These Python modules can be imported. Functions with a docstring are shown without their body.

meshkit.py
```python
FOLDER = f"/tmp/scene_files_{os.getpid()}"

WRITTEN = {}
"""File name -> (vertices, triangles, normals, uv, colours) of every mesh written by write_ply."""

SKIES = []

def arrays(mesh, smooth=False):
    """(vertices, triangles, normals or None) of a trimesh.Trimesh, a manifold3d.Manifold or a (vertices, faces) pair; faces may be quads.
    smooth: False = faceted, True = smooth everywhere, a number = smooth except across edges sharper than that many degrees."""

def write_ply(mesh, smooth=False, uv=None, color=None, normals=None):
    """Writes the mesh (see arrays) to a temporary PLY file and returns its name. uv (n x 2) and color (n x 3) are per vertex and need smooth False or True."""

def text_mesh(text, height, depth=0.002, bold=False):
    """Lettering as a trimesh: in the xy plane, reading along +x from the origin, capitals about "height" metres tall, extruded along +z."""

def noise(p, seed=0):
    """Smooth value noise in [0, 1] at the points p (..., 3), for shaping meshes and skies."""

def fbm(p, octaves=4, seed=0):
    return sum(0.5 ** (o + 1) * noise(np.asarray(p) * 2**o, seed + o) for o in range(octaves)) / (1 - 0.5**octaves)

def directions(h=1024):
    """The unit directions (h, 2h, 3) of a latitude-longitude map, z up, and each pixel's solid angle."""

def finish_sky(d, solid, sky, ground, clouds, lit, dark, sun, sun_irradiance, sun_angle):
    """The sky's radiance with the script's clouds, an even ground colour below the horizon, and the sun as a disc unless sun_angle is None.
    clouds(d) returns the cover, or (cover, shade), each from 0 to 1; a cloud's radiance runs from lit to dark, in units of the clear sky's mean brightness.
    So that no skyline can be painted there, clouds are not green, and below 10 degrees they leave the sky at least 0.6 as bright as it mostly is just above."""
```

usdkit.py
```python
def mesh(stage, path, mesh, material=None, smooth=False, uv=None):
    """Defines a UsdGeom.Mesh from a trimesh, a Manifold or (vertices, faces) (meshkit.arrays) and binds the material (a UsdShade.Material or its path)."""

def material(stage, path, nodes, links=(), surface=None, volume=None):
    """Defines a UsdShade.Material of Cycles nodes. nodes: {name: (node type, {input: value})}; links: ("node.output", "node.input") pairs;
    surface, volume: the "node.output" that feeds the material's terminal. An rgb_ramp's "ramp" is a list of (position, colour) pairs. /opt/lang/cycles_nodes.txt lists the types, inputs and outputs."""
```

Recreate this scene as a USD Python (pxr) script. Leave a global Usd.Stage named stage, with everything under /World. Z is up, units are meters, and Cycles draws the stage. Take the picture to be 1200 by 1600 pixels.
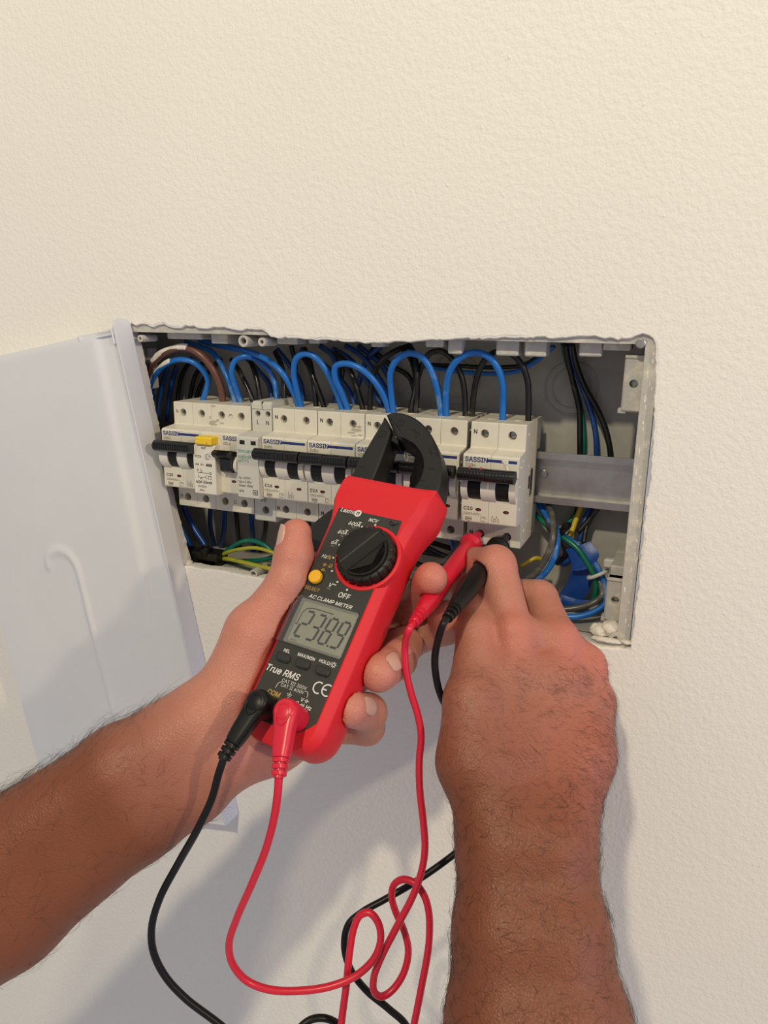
import math, random
import numpy as np, trimesh, shapely
from shapely.geometry import Polygon, Point, box as sbox
from shapely.ops import unary_union
import usdkit, meshkit
from pxr import Usd, UsdGeom, UsdLux, UsdShade, Gf, Sdf, Vt

stage = Usd.Stage.CreateInMemory()
UsdGeom.SetStageUpAxis(stage, 'Z'); UsdGeom.SetStageMetersPerUnit(stage, 1.0)
UsdGeom.Xform.Define(stage, '/World'); UsdGeom.Scope.Define(stage, '/World/Looks')
RNG = random.Random(7); NP = np.random.default_rng(7)
OFF = np.array([0, 0, 1450.0])           # the scene is worked out in mm about the breaker row; this lifts it to its height on the wall
def W(v): return (np.asarray(v, float) + OFF) * 0.001

# ------------------------------------------------------------------ camera
FPX = 1170.0
CAM = np.array([361.9, -458.0, 105.1])
RT = np.array([0.92227526, 0.38637315, 0.01114128]); UP = np.array([-0.10884828, 0.23194859, 0.9666188]); FW = np.array([-0.37089134, 0.89270132, -0.2559765])
cam = UsdGeom.Camera.Define(stage, '/World/camera')
ap = 24.0
cam.CreateHorizontalApertureAttr(ap); cam.CreateVerticalApertureAttr(ap * 4 / 3); cam.CreateFocalLengthAttr(ap * FPX / 1200)
cam.CreateClippingRangeAttr((0.02, 50.0))
cw = W(CAM)
cam.AddTransformOp().Set(Gf.Matrix4d(*RT, 0, *UP, 0, *(-FW), 0, *cw, 1))
cam.CreateExposureAttr(0.0)

# ------------------------------------------------------------------ light
def nrm(v): v = np.asarray(v, float); return v / np.linalg.norm(v)
LAMP_A, LAMP_B, WINDOW, AMBIENT = 1040.0, 1000.0, 2.4, 0.125
def lamp(name, pos, r, power, color):
    l = UsdLux.SphereLight.Define(stage, '/World/' + name); l.CreateRadiusAttr(r); l.CreateIntensityAttr(power); l.CreateColorAttr(Gf.Vec3f(*color)); l.AddTranslateOp().Set(Gf.Vec3d(*W(pos)))
lamp('ceiling_lamp_light', [220, -1260, 1100], 0.036, LAMP_A, (1.0, 0.88, 0.61))          # ceiling lamp nearly straight above the viewer
lamp('ceiling_lamp_light_001', [2350, -1180, 1020], 0.046, LAMP_B, (1.0, 0.80, 0.52))      # second lamp further to the right
win = UsdLux.RectLight.Define(stage, '/World/daylight_window_light')
win.CreateWidthAttr(1.0); win.CreateHeightAttr(1.2); win.CreateIntensityAttr(WINDOW); win.CreateColorAttr(Gf.Vec3f(0.30, 0.44, 1.0))
wp = W([2300.0, -420.0, -100.0]); d = nrm(W([200, -60, -100]) - wp); r_ = nrm(np.cross(d, [0, 0, 1])); u_ = np.cross(r_, d)
win.AddTransformOp().Set(Gf.Matrix4d(*r_, 0, *u_, 0, *(-d), 0, *wp, 1))
dome = UsdLux.DomeLight.Define(stage, '/World/room_ambient_light')
dome.CreateIntensityAttr(AMBIENT); dome.CreateColorAttr(Gf.Vec3f(1.0, 0.965, 0.98))

# ------------------------------------------------------------------ small helpers
def ray(px, py): return FW + RT * ((px - 600) / FPX) - UP * ((py - 800) / FPX)
def at(px, py, Y):
    d = ray(px, py); return CAM + d * ((Y - CAM[1]) / d[1])
def atd(px, py, depth): return CAM + ray(px, py) * depth

used = {}
def numbered(parent, name):
    k = (parent, name); n = used.get(k, -1) + 1; used[k] = n
    return name if n == 0 else f'{name}_{n:03d}'
ORG = {}
def tag(pr, label=None, cat=None, group=None, kind=None):
    for k, v in (('label', label), ('category', cat), ('group', group), ('kind', kind)):
        if v: pr.SetCustomDataByKey(k, v)
    return pr
def thing(name, label, cat, org, group=None):
    p = '/World/' + numbered('/World', name)
    x = UsdGeom.Xform.Define(stage, p); x.AddTranslateOp().Set(Gf.Vec3d(*W(org))); ORG[p] = np.asarray(org, float)
    tag(x.GetPrim(), label, cat, group); return p
def part(name, m, mat, parent=None, smooth=30, label=None, cat=None, group=None, kind=None, primvar=None):
    """One Mesh prim. Vertices are given in mm of the scene frame; under a thing they are stored relative to its base."""
    root = parent or '/World'
    p = root + '/' + numbered(root, name)
    top = '/'.join(p.split('/')[:3])
    if hasattr(m, 'to_mesh') or isinstance(m, (tuple, list)):
        v, f, _ = meshkit.arrays(m, False)
    else: v, f = np.array(m.vertices), np.array(m.faces)
    if top in ORG: v = (v - ORG[top]) * 0.001
    else: v = W(v)
    g = usdkit.mesh(stage, p, trimesh.Trimesh(v, f, process=False), MAT[mat], smooth=smooth)
    if primvar is not None:
        for k, a in primvar.items():
            UsdGeom.PrimvarsAPI(g).CreatePrimvar(k, Sdf.ValueTypeNames.FloatArray, 'vertex').Set(Vt.FloatArray.FromNumpy(np.asarray(a, np.float32)))
    tag(g.GetPrim(), label, cat, group, kind); return p
def cat_(ms): return trimesh.util.concatenate([m for m in ms if m is not None])
def bx(x0, x1, y0, y1, z0, z1, c=0.0):
    if c <= 0:
        m = trimesh.creation.box([x1 - x0, y1 - y0, z1 - z0]); m.apply_translation([(x0 + x1) / 2, (y0 + y1) / 2, (z0 + z1) / 2]); return m
    P = []
    for sx in (0, 1):
        for sy in (0, 1):
            for sz in (0, 1):
                q = np.array([(x0, x1)[sx], (y0, y1)[sy], (z0, z1)[sz]]); s = np.array([1 - 2 * sx, 1 - 2 * sy, 1 - 2 * sz]) * c
                for k in range(3):
                    t = q + s; t[k] = q[k]; P.append(t)
    return trimesh.convex.convex_hull(np.array(P))
def frame(o, x, z):
    """4x4 with axes x (given), z (given) and y = z cross x, at o."""
    x, z = nrm(x), nrm(z); y = np.cross(z, x); M = np.eye(4); M[:3, 0], M[:3, 1], M[:3, 2], M[:3, 3] = x, y, z, o; return M
def cyl(a, b, r, n=20, r2=None):
    a, b = np.asarray(a, float), np.asarray(b, float)
    return lathe(a, b - a, [(0, 0), (r, 0), (r if r2 is None else r2, np.linalg.norm(b - a)), (0, np.linalg.norm(b - a))], n)
def lathe(o, axis, prof, n=24):
    """profile (radius, height) turned about axis from o"""
    z = nrm(axis); x = nrm(np.cross(z, [0.31, 0.2, 1.0] if abs(z[2]) < .9 else [1.0, 0.3, 0]))
    m = trimesh.creation.revolve(np.array(prof, float), sections=n); m.apply_transform(frame(o, x, z)); return m
def prism(poly, h, M):
    m = trimesh.creation.extrude_polygon(poly, h); m.apply_transform(M); return m
def yz_prism(pts, x0, x1):
    """profile in (y, z), run along x"""
    m = trimesh.creation.extrude_polygon(Polygon(pts), x1 - x0)
    M = np.eye(4); M[:3, 0], M[:3, 1], M[:3, 2] = [0, 1, 0], [0, 0, 1], [1, 0, 0]; M[0, 3] = x0; m.apply_transform(M); return m
def spline(P, n=8, closed=False):
    P = np.asarray(P, float); Q = np.vstack([2 * P[0] - P[1], P, 2 * P[-1] - P[-2]]); out = []
    for i in range(1, len(Q) - 2):
        p0, p1, p2, p3 = Q[i - 1:i + 3]
        # centripetal
        t0 = 0; t1 = max(np.linalg.norm(p1 - p0), 1e-6) ** .5; t2 = t1 + max(np.linalg.norm(p2 - p1), 1e-6) ** .5; t3 = t2 + max(np.linalg.norm(p3 - p2), 1e-6) ** .5
        for t in np.linspace(t1, t2, n, endpoint=False):
            a1 = (t1 - t) / (t1 - t0) * p0 + (t - t0) / (t1 - t0) * p1; a2 = (t2 - t) / (t2 - t1) * p1 + (t - t1) / (t2 - t1) * p2; a3 = (t3 - t) / (t3 - t2) * p2 + (t - t2) / (t3 - t2) * p3
            b1 = (t2 - t) / (t2 - t0) * a1 + (t - t0) / (t2 - t0) * a2; b2 = (t3 - t) / (t3 - t1) * a2 + (t - t1) / (t3 - t1) * a3
            out.append((t2 - t) / (t2 - t1) * b1 + (t - t1) / (t2 - t1) * b2)
    out.append(Q[-2]); return np.array(out)
def tube(P, r, sides=12, caps=True):
    P = np.asarray(P, float); r = np.broadcast_to(r, (len(P),))
    T = np.gradient(P, axis=0); T /= np.linalg.norm(T, axis=1, keepdims=True) + 1e-12
    a = nrm(np.cross(T[0], [0.2, 0.3, 1]) if abs(T[0][2]) < .95 else np.cross(T[0], [1, 0.1, 0])); A = [a]
    for i in range(1, len(P)):
        a = a - T[i] * (a @ T[i]); a = nrm(a); A.append(a)
    A = np.array(A); B = np.cross(T, A); th = np.arange(sides) * 2 * np.pi / sides
    V = P[:, None] + r[:, None, None] * (np.cos(th)[None, :, None] * A[:, None] + np.sin(th)[None, :, None] * B[:, None])
    V = V.reshape(-1, 3); i, j = np.meshgrid(np.arange(len(P) - 1), np.arange(sides), indexing='ij'); k = (j + 1) % sides
    q = np.stack([i * sides + j, i * sides + k, (i + 1) * sides + k, (i + 1) * sides + j], -1).reshape(-1, 4)
    F = np.vstack([q[:, [0, 1, 2]], q[:, [0, 2, 3]]])
    if caps:
        n = len(V); V = np.vstack([V, P[:1], P[-1:]]); jj = np.arange(sides); kk = (jj + 1) % sides; e = (len(P) - 1) * sides
        F = np.vstack([F, np.stack([kk, jj, np.full(sides, n)], 1), np.stack([e + jj, e + kk, np.full(sides, n + 1)], 1)])
    return trimesh.Trimesh(V, F, process=False)
def loft(rings, cap=True):
    """rings: (n, k, 3) closed loops"""
    R = np.asarray(rings, float); n, k = R.shape[:2]; V = R.reshape(-1, 3)
    i, j = np.meshgrid(np.arange(n - 1), np.arange(k), indexing='ij'); l = (j + 1) % k
    q = np.stack([i * k + j, i * k + l, (i + 1) * k + l, (i + 1) * k + j], -1).reshape(-1, 4); F = np.vstack([q[:, [0, 1, 2]], q[:, [0, 2, 3]]])
    if cap:
        c0, c1 = len(V), len(V) + 1; V = np.vstack([V, R[0].mean(0), R[-1].mean(0)]); jj = np.arange(k); ll = (jj + 1) % k; e = (n - 1) * k
        F = np.vstack([F, np.stack([ll, jj, np.full(k, c0)], 1), np.stack([e + jj, e + ll, np.full(k, c1)], 1)])
    m = trimesh.Trimesh(V, F, process=False)
    if m.volume < 0: m.invert()
    return m
def diff(a, *bs):
    try: return trimesh.boolean.difference([a, *bs], engine='manifold')
    except Exception: return a
def text(s, M, h, depth=0.12, bold=False, anchor='c', shear=0.0, squeeze=1.0):
    """lettering lying in the plane of M (x right, y up, z out)"""
    m = meshkit.text_mesh(s, h, depth, bold); b = m.bounds
    ox = {'c': (b[0][0] + b[1][0]) / 2, 'l': b[0][0], 'r': b[1][0]}[anchor]
    m.apply_translation([-ox, -h / 2, 0])
    if shear or squeeze != 1:
        S = np.eye(4); S[0, 0] = squeeze; S[0, 1] = shear; m.apply_transform(S)
    m.apply_transform(M); return m
def line2(pts, w, h, M):
    """a flat stroke through 2-D points, printed on the plane of M"""
    from shapely.geometry import LineString
    return prism(LineString(pts).buffer(w / 2, cap_style=2, join_style=1, quad_segs=4), h, M)

# ------------------------------------------------------------------ materials
MAT = {}
def principled(name, color, rough=0.5, noise=None, bump=None, bevel=0.0, **kw):
    n = {'p': ('principled_bsdf', dict(base_color=color, roughness=rough, **kw))}; L = []
    n['g'] = ('texture_coordinate', {})
    if noise:                                     # (scale, second colour, lo, hi)
        sc, c2, lo, hi = noise
        n['nz'] = ('noise_texture', dict(scale=sc, detail=5.0, roughness=0.6)); n['rp'] = ('rgb_ramp', {'ramp': [(lo, color), (hi, c2)]})
        L += [('g.object', 'nz.vector'), ('nz.fac', 'rp.fac'), ('rp.color', 'p.base_color')]
    last = None
    if bevel:
        n['bv'] = ('bevel', dict(radius=bevel, samples=4)); last = 'bv.bevel'
    if bump:
        sc, st, dist = bump
        n['bn'] = ('noise_texture', dict(scale=sc, detail=3.0, roughness=0.55)); n['bp'] = ('bump', dict(strength=st, distance=dist))
        L += [('g.object', 'bn.vector'), ('bn.fac', 'bp.height')]
        if last: L.append((last, 'bp.normal'))
        last = 'bp.normal'
    if last: L.append((last, 'p.normal'))
    MAT[name] = usdkit.material(stage, '/World/Looks/' + name, n, L, surface='p.BSDF')
def srgb(r, g, b):
    c = np.array([r, g, b]) / 255.0; return tuple(np.where(c < 0.04045, c / 12.92, ((c + 0.055) / 1.055) ** 2.4))

# wall paint: orange-peel texture, soft lumps and tiny blobs
MAT['wall_paint'] = usdkit.material(stage, '/World/Looks/wall_paint', {
    'g': ('texture_coordinate', {}),
    'n1': ('noise_texture', dict(scale=330.0, detail=2.0, roughness=0.5)), 'n2': ('noise_texture', dict(scale=42.0, detail=3.0, roughness=0.55)), 'n4': ('noise_texture', dict(scale=720.0, detail=1.0)),
    'v': ('voronoi_texture', dict(scale=55.0)), 'vr': ('map_range', dict(from_min=0.0, from_max=0.075, to_min=1.0, to_max=0.0, clamp=True, range_type='smoothstep')),
    'a': ('math', dict(math_type='multiply_add', value2=0.5)), 'b': ('math', dict(math_type='multiply_add', value2=0.55)), 'c': ('math', dict(math_type='multiply_add', value2=0.35)),
    'n3': ('noise_texture', dict(scale=3.0, detail=4.0)), 'rp': ('rgb_ramp', {'ramp': [(0.3, (0.80, 0.775, 0.735)), (0.7, (0.84, 0.815, 0.775))]}),
    'bp': ('bump', dict(strength=0.45, distance=0.0011)), 'p': ('principled_bsdf', dict(roughness=0.62, specular_ior_level=0.35))},
    [('g.object', 'n1.vector'), ('g.object', 'n2.vector'), ('g.object', 'n4.vector'), ('g.object', 'v.vector'), ('g.object', 'n3.vector'), ('v.distance', 'vr.value'),
     ('n2.fac', 'a.value1'), ('n1.fac', 'a.value3'), ('vr.result', 'b.value1'), ('a.value', 'b.value3'), ('n4.fac', 'c.value1'), ('b.value', 'c.value3'), ('c.value', 'bp.height'),
     ('n3.fac', 'rp.fac'), ('rp.color', 'p.base_color'), ('bp.normal', 'p.normal')], surface='p.BSDF')
principled('plaster', (0.74, 0.71, 0.64), 0.9, noise=(160, (0.55, 0.51, 0.44), 0.45, 0.75), bump=(420, 0.9, 0.0012))
principled('box_plastic', (0.40, 0.39, 0.365), 0.55, noise=(60, (0.33, 0.32, 0.30), 0.4, 0.7), bevel=0.0006, bump=(300, 0.2, 0.0003))
principled('box_rim', (0.46, 0.45, 0.42), 0.6, noise=(120, (0.62, 0.58, 0.50), 0.5, 0.68), bevel=0.0008, bump=(350, 0.5, 0.0006))
principled('door_white', (0.70, 0.715, 0.76), 0.45, noise=(14, (0.67, 0.685, 0.735), 0.35, 0.65), bevel=0.0012, bump=(500, 0.12, 0.0003))
principled('breaker_white', (0.66, 0.635, 0.55), 0.42, noise=(70, (0.60, 0.57, 0.48), 0.45, 0.75), bevel=0.0005, bump=(600, 0.1, 0.0002))
principled('device_grey', (0.55, 0.545, 0.50), 0.45, bevel=0.0005)
principled('rotor_white', (0.70, 0.68, 0.61), 0.35, bevel=0.0003)
principled('toggle_black', (0.007, 0.007, 0.0075), 0.22, bevel=0.0004, bump=(500, 0.25, 0.0003))
principled('stem_black', (0.010, 0.0105, 0.0115), 0.4, specular_ior_level=0.3)
principled('yellow_button', (0.80, 0.55, 0.02), 0.4, bevel=0.0006)
principled('ink_blue', (0.012, 0.03, 0.17), 0.6)
principled('ink_black', (0.03, 0.03, 0.03), 0.6)
principled('ink_grey', (0.20, 0.19, 0.17), 0.7)
principled('ink_teal', (0.05, 0.27, 0.22), 0.6)
principled('ink_red', (0.30, 0.01, 0.015), 0.5)
principled('ink_white', (0.62, 0.62, 0.60), 0.5)
principled('ink_yellow', (0.50, 0.30, 0.06), 0.5)
principled('dust', (0.40, 0.375, 0.31), 0.9)
principled('dark_hole', (0.01, 0.01, 0.01), 0.8)
principled('steel', (0.42, 0.41, 0.40), 0.38, metallic=1.0, noise=(90, (0.30, 0.29, 0.28), 0.4, 0.7))
principled('galvanised', (0.44, 0.43, 0.42), 0.36, metallic=1.0, noise=(45, (0.34, 0.32, 0.32), 0.4, 0.7), bump=(200, 0.12, 0.0004))
def wire_mat(name, c, dirt):
    n = {'g': ('texture_coordinate', {}), 'n': ('noise_texture', dict(scale=95.0, detail=5.0, roughness=0.65)), 'n2': ('noise_texture', dict(scale=18.0, detail=2.0)),
         'm': ('math', dict(math_type='multiply')), 'rp': ('rgb_ramp', {'ramp': [(0.30, c), (0.42, dirt)]}), 'p': ('principled_bsdf', dict(roughness=0.33))}
    MAT[name] = usdkit.material(stage, '/World/Looks/' + name, n, [('g.object', 'n.vector'), ('g.object', 'n2.vector'), ('n.fac', 'm.value1'), ('n2.fac', 'm.value2'), ('m.value', 'rp.fac'), ('rp.color', 'p.base_color')], surface='p.BSDF')
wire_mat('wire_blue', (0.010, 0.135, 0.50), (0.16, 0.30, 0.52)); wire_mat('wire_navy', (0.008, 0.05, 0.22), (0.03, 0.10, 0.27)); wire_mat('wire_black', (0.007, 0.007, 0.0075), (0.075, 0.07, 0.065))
wire_mat('wire_brown', (0.115, 0.048, 0.034), (0.16, 0.075, 0.055)); wire_mat('wire_green', (0.0, 0.13, 0.085), (0.02, 0.17, 0.11)); wire_mat('wire_yellow', (0.62, 0.45, 0.03), (0.5, 0.38, 0.05)); wire_mat('wire_grey', (0.085, 0.08, 0.074), (0.20, 0.185, 0.165))
wire_mat('earth_wire', (0.36, 0.36, 0.03), (0.01, 0.17, 0.09))
MAT['plaster_smear'] = MAT['plaster']
principled('tape_blue', (0.008, 0.06, 0.30), 0.4, bump=(120, 0.5, 0.001))
principled('meter_red', (0.64, 0.014, 0.024), 0.5, specular_ior_level=0.35, bevel=0.0006, bump=(1500, 0.12, 0.0002))
principled('meter_panel', (0.034, 0.034, 0.030), 0.5, specular_ior_level=0.35, bump=(1800, 0.1, 0.0001))
principled('meter_black', (0.014, 0.0145, 0.0145), 0.45, specular_ior_level=0.35, bevel=0.0008, bump=(1200, 0.12, 0.0002))
principled('knob_black', (0.010, 0.0095, 0.008), 0.4, specular_ior_level=0.35, bevel=0.0007, bump=(1200, 0.1, 0.0002))
principled('button_rubber', (0.016, 0.016, 0.016), 0.5, bevel=0.0006)
principled('button_yellow', (0.78, 0.42, 0.02), 0.4, bevel=0.0006)
principled('lcd_bezel', (0.27, 0.27, 0.245), 0.4, bevel=0.0004)
principled('lcd_green', (0.42, 0.42, 0.355), 0.3)
principled('lcd_digit', (0.06, 0.062, 0.055), 0.4)
principled('lead_red', (0.60, 0.012, 0.038), 0.33, bump=(700, 0.1, 0.0002))
principled('lead_black', (0.005, 0.005, 0.0055), 0.38, specular_ior_level=0.3, bump=(700, 0.1, 0.0002))
principled('zip_tie', (0.55, 0.55, 0.52), 0.4)
MAT['clear_pane'] = usdkit.material(stage, '/World/Looks/clear_pane', {'t': ('transparent_bsdf', dict(color=(0.93, 0.93, 0.92))), 'gl': ('glossy_bsdf', dict(roughness=0.12, color=(1, 1, 1))), 'f': ('fresnel', dict(IOR=1.5)), 'm': ('mix_closure', {})},
    [('f.fac', 'm.fac'), ('t.BSDF', 'm.closure1'), ('gl.BSDF', 'm.closure2')], surface='m.closure')
# skin: pigment mottling, redder knuckles and tips, fine creases
MAT['skin'] = usdkit.material(stage, '/World/Looks/skin', {
    'g': ('texture_coordinate', {}), 'n': ('noise_texture', dict(scale=34.0, detail=5.0, roughness=0.6)), 'n2': ('noise_texture', dict(scale=300.0, detail=3.0)),
    'rp': ('rgb_ramp', {'ramp': [(0.3, (0.45, 0.190, 0.140)), (0.7, (0.52, 0.232, 0.172))]}), 'red': ('attribute', dict(attribute='redness')), 'mx': ('mix_color', dict(b=(0.52, 0.155, 0.115))),
    'tan': ('attribute', dict(attribute='tan')), 'mt': ('mix_color', dict(b=(0.19, 0.057, 0.024))),
    'v': ('voronoi_texture', dict(scale=620.0, feature='distance_to_edge')), 'w': ('noise_texture', dict(scale=120.0, detail=4.0, distortion=0.8)),
    'm1': ('math', dict(math_type='multiply_add', value2=0.8)), 'm2': ('math', dict(math_type='multiply_add', value2=0.3)),
    'bp': ('bump', dict(strength=0.5, distance=0.0007)),
    'p': ('principled_bsdf', dict(roughness=0.47, specular_ior_level=0.42, subsurface_weight=0.22, subsurface_scale=0.0028, subsurface_radius=(1.0, 0.35, 0.2), subsurface_method='random_walk'))},
    [('g.object', 'n.vector'), ('g.object', 'n2.vector'), ('g.object', 'v.vector'), ('g.object', 'w.vector'), ('n.fac', 'rp.fac'), ('rp.color', 'mt.a'), ('tan.fac', 'mt.fac'), ('mt.result', 'mx.a'), ('red.fac', 'mx.fac'), ('mx.result', 'p.base_color'),
     ('w.fac', 'm1.value1'), ('v.distance', 'm1.value3'), ('n2.fac', 'm2.value1'), ('m1.value', 'm2.value3'), ('m2.value', 'bp.height'), ('bp.normal', 'p.normal')], surface='p.BSDF')
principled('nail', (0.56, 0.33, 0.27), 0.3, subsurface_weight=0.1, subsurface_scale=0.001)
principled('hair', (0.022, 0.013, 0.009), 0.5)

# ------------------------------------------------------------------ wall with the rough hole
WY = -8.0
hole_px = [(196,512),(206,506),(212,509),(222,506),(232,509),(240,512),(247,508),(256,507),(264,511),(275,514),(283,513),(290,509),(303,511),(312,514),(322,515),(333,511),(345,512),(358,513),(366,516),(374,518),(385,515),(398,515),(408,516),(416,521),(422,527),(430,528),
 (460,529),(500,531.5),(520,532),(540,534.5),(556,534),(570,537),(584,535.5),(600,536),(620,534),(640,534.5),(670,531.5),(700,532),(730,529.5),(760,529.5),(790,528),(820,528.5),(845,527),(870,529),(900,526.5),(930,526.5),(945,529),(965,530),(985,529),(994,525),(1004,523),(1014,524.5),(1021,530),(1023.5,545),
 (1023,575),(1024,600),(1021,640),(1021.5,670),(1017,715),(1016,750),(1010,780),(1005,820),(1003,850),(999,880),(997,915),(992,940),(991,970),(987,995),(985,1011),(974,1015),(955,1012),(940,1011),(920,1006),(900,1003),(850,994),(780,981),(700,960),(660,952),(640,946),(600,939),(560,931),(480,917),(440,911),(420,907),(400,902),(380,899),(340,891.5),(315,889),(300,886),(285,884),(262,800),(240,700),(205,540)]
hole = np.array([at(x, y, WY)[[0, 2]] for x, y in hole_px])
def rough(P, amp, step=2.2):
    out = []
    for i in range(len(P)):
        a, b = P[i], P[(i + 1) % len(P)]; n = max(1, int(np.linalg.norm(b - a) / step))
        for k in range(n):
            q = a + (b - a) * k / n; out.append(q + NP.normal(0, amp, 2))
    return np.array(out)
hole_f = rough(hole, 0.28)
outer = [(-2400, -1450), (3000, -1450), (3000, 1350), (-2400, 1350)]
hp = Polygon(hole_f).buffer(0)
# front skin, rolled edge and the thickness of the plaster, as rings round the hole
hr = np.array(hp.exterior.coords)[:-1]
if not hp.exterior.is_ccw: hr = hr[::-1]
nn = len(hr); tn = np.roll(hr, -1, 0) - np.roll(hr, 1, 0); nr = np.stack([tn[:, 1], -tn[:, 0]], 1); nr /= np.linalg.norm(nr, axis=1, keepdims=True)
ker = np.ones(9) / 9; nr = np.stack([np.convolve(np.r_[nr[-4:, k], nr[:, k], nr[:4, k]], ker, 'valid') for k in range(2)], 1)
lump = np.convolve(np.r_[NP.normal(0, 1, nn + 12)], np.ones(13) / 13, 'valid')[:nn]
rings = []
for off, y in ((1.8, WY), (1.1, WY - 0.1), (0.55, WY + 0.05), (0.2, WY + 0.4), (0.0, WY + 1.0), (-0.15, WY + 3.0), (0.3, WY + 8.0), (1.2, WY + 13.0)):
    q = hr + nr * off; yy = np.full(nn, y) + lump * (0.9 if y < WY + 4 and off < 3 else 0)
    rings.append(np.stack([q[:, 0], yy, q[:, 1]], 1))
edge = np.array(rings); k = nn
i, j = np.meshgrid(np.arange(len(edge) - 1), np.arange(k), indexing='ij'); l = (j + 1) % k
q = np.stack([i * k + j, (i + 1) * k + j, (i + 1) * k + l, i * k + l], -1).reshape(-1, 4)
edge_m = trimesh.Trimesh(edge.reshape(-1, 3), np.vstack([q[:, [0, 1, 2]], q[:, [0, 2, 3]]]), process=False)
big = Polygon(outer, [np.round(edge[0][:, [0, 2]], 4)]).buffer(0)
v2, f2 = trimesh.creation.triangulate_polygon(big, engine='earcut') if False else (None, None)
sheet = trimesh.creation.extrude_polygon(big, 1.0)
M = np.eye(4); M[:3, 0], M[:3, 1], M[:3, 2] = [1, 0, 0], [0, 0, 1], [0, -1, 0]; M[1, 3] = WY + 1.0
sheet.apply_transform(M)
back_o = Polygon(outer, [list(Polygon(hole).buffer(6, join_style=2).exterior.coords)])
slab = trimesh.creation.extrude_polygon(back_o, 12.0); M = M.copy(); M[1, 3] = WY + 13.0; slab.apply_transform(M)
tn_ = edge_m.face_normals.mean(0)
part('wall_back', cat_([sheet, slab, edge_m]), 'wall_paint', smooth=35, label='white textured plaster wall around the opened fuse box', kind='structure')

# ------------------------------------------------------------------ flush box in the wall
BX0, BX1, BZ0, BZ1 = -68.0, 339.0, -97.5, 98.5        # outside of the rim
IX0, IX1, IZ0, IZ1 = -62.0, 331.2, -90.8, 90.0        # inside
BY0, BY1 = -5.5, 62.0
enc = thing('flush_box', 'grey plastic flush-mounted fuse box set in the rough wall opening', 'fuse box', (150, 60, -97))
def zx(poly, y0, y1):                                  # (x,z) polygon, run from y0 (front) to y1
    m = trimesh.creation.extrude_polygon(poly, y1 - y0); M = np.eye(4); M[:3, 0], M[:3, 1], M[:3, 2] = [1, 0, 0], [0, 0, 1], [0, -1, 0]; M[1, 3] = y1; m.apply_transform(M); return m
rim = sbox(BX0, BZ0, BX1, BZ1).difference(sbox(IX0, IZ0, IX1, IZ1))
part('rim', zx(rim, BY0, BY0 + 9), 'box_rim', enc)
sides = sbox(IX0 - 3, IZ0 - 3, IX1 + 3, IZ1 + 3).difference(sbox(IX0, IZ0, IX1, IZ1))
part('side_wall', zx(sides, BY0 + 8, BY1), 'box_plastic', enc)
back = bx(IX0 - 3, IX1 + 3, BY1, BY1 + 3, IZ0 - 3, IZ1 + 3)
part('back_panel', back, 'box_plastic', enc)
def ring_y(c, y, r0, r1, h):
    return zx(Point(c[0], c[1]).buffer(r1, 24).difference(Point(c[0], c[1]).buffer(r0, 24)), y - h, y)
for (px, py) in ((893, 607), (712, 592), (880, 905)):
    c = at(px, py, BY1)[[0, 2]]
    part('knockout', cat_([ring_y(c, BY1 + .1, 17.2, 18.2, 0.9), ring_y(c, BY1 + .1, 12.6, 13.6, 0.9)]), 'box_plastic', enc, label='concentric knockout ring on the back panel')
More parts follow.
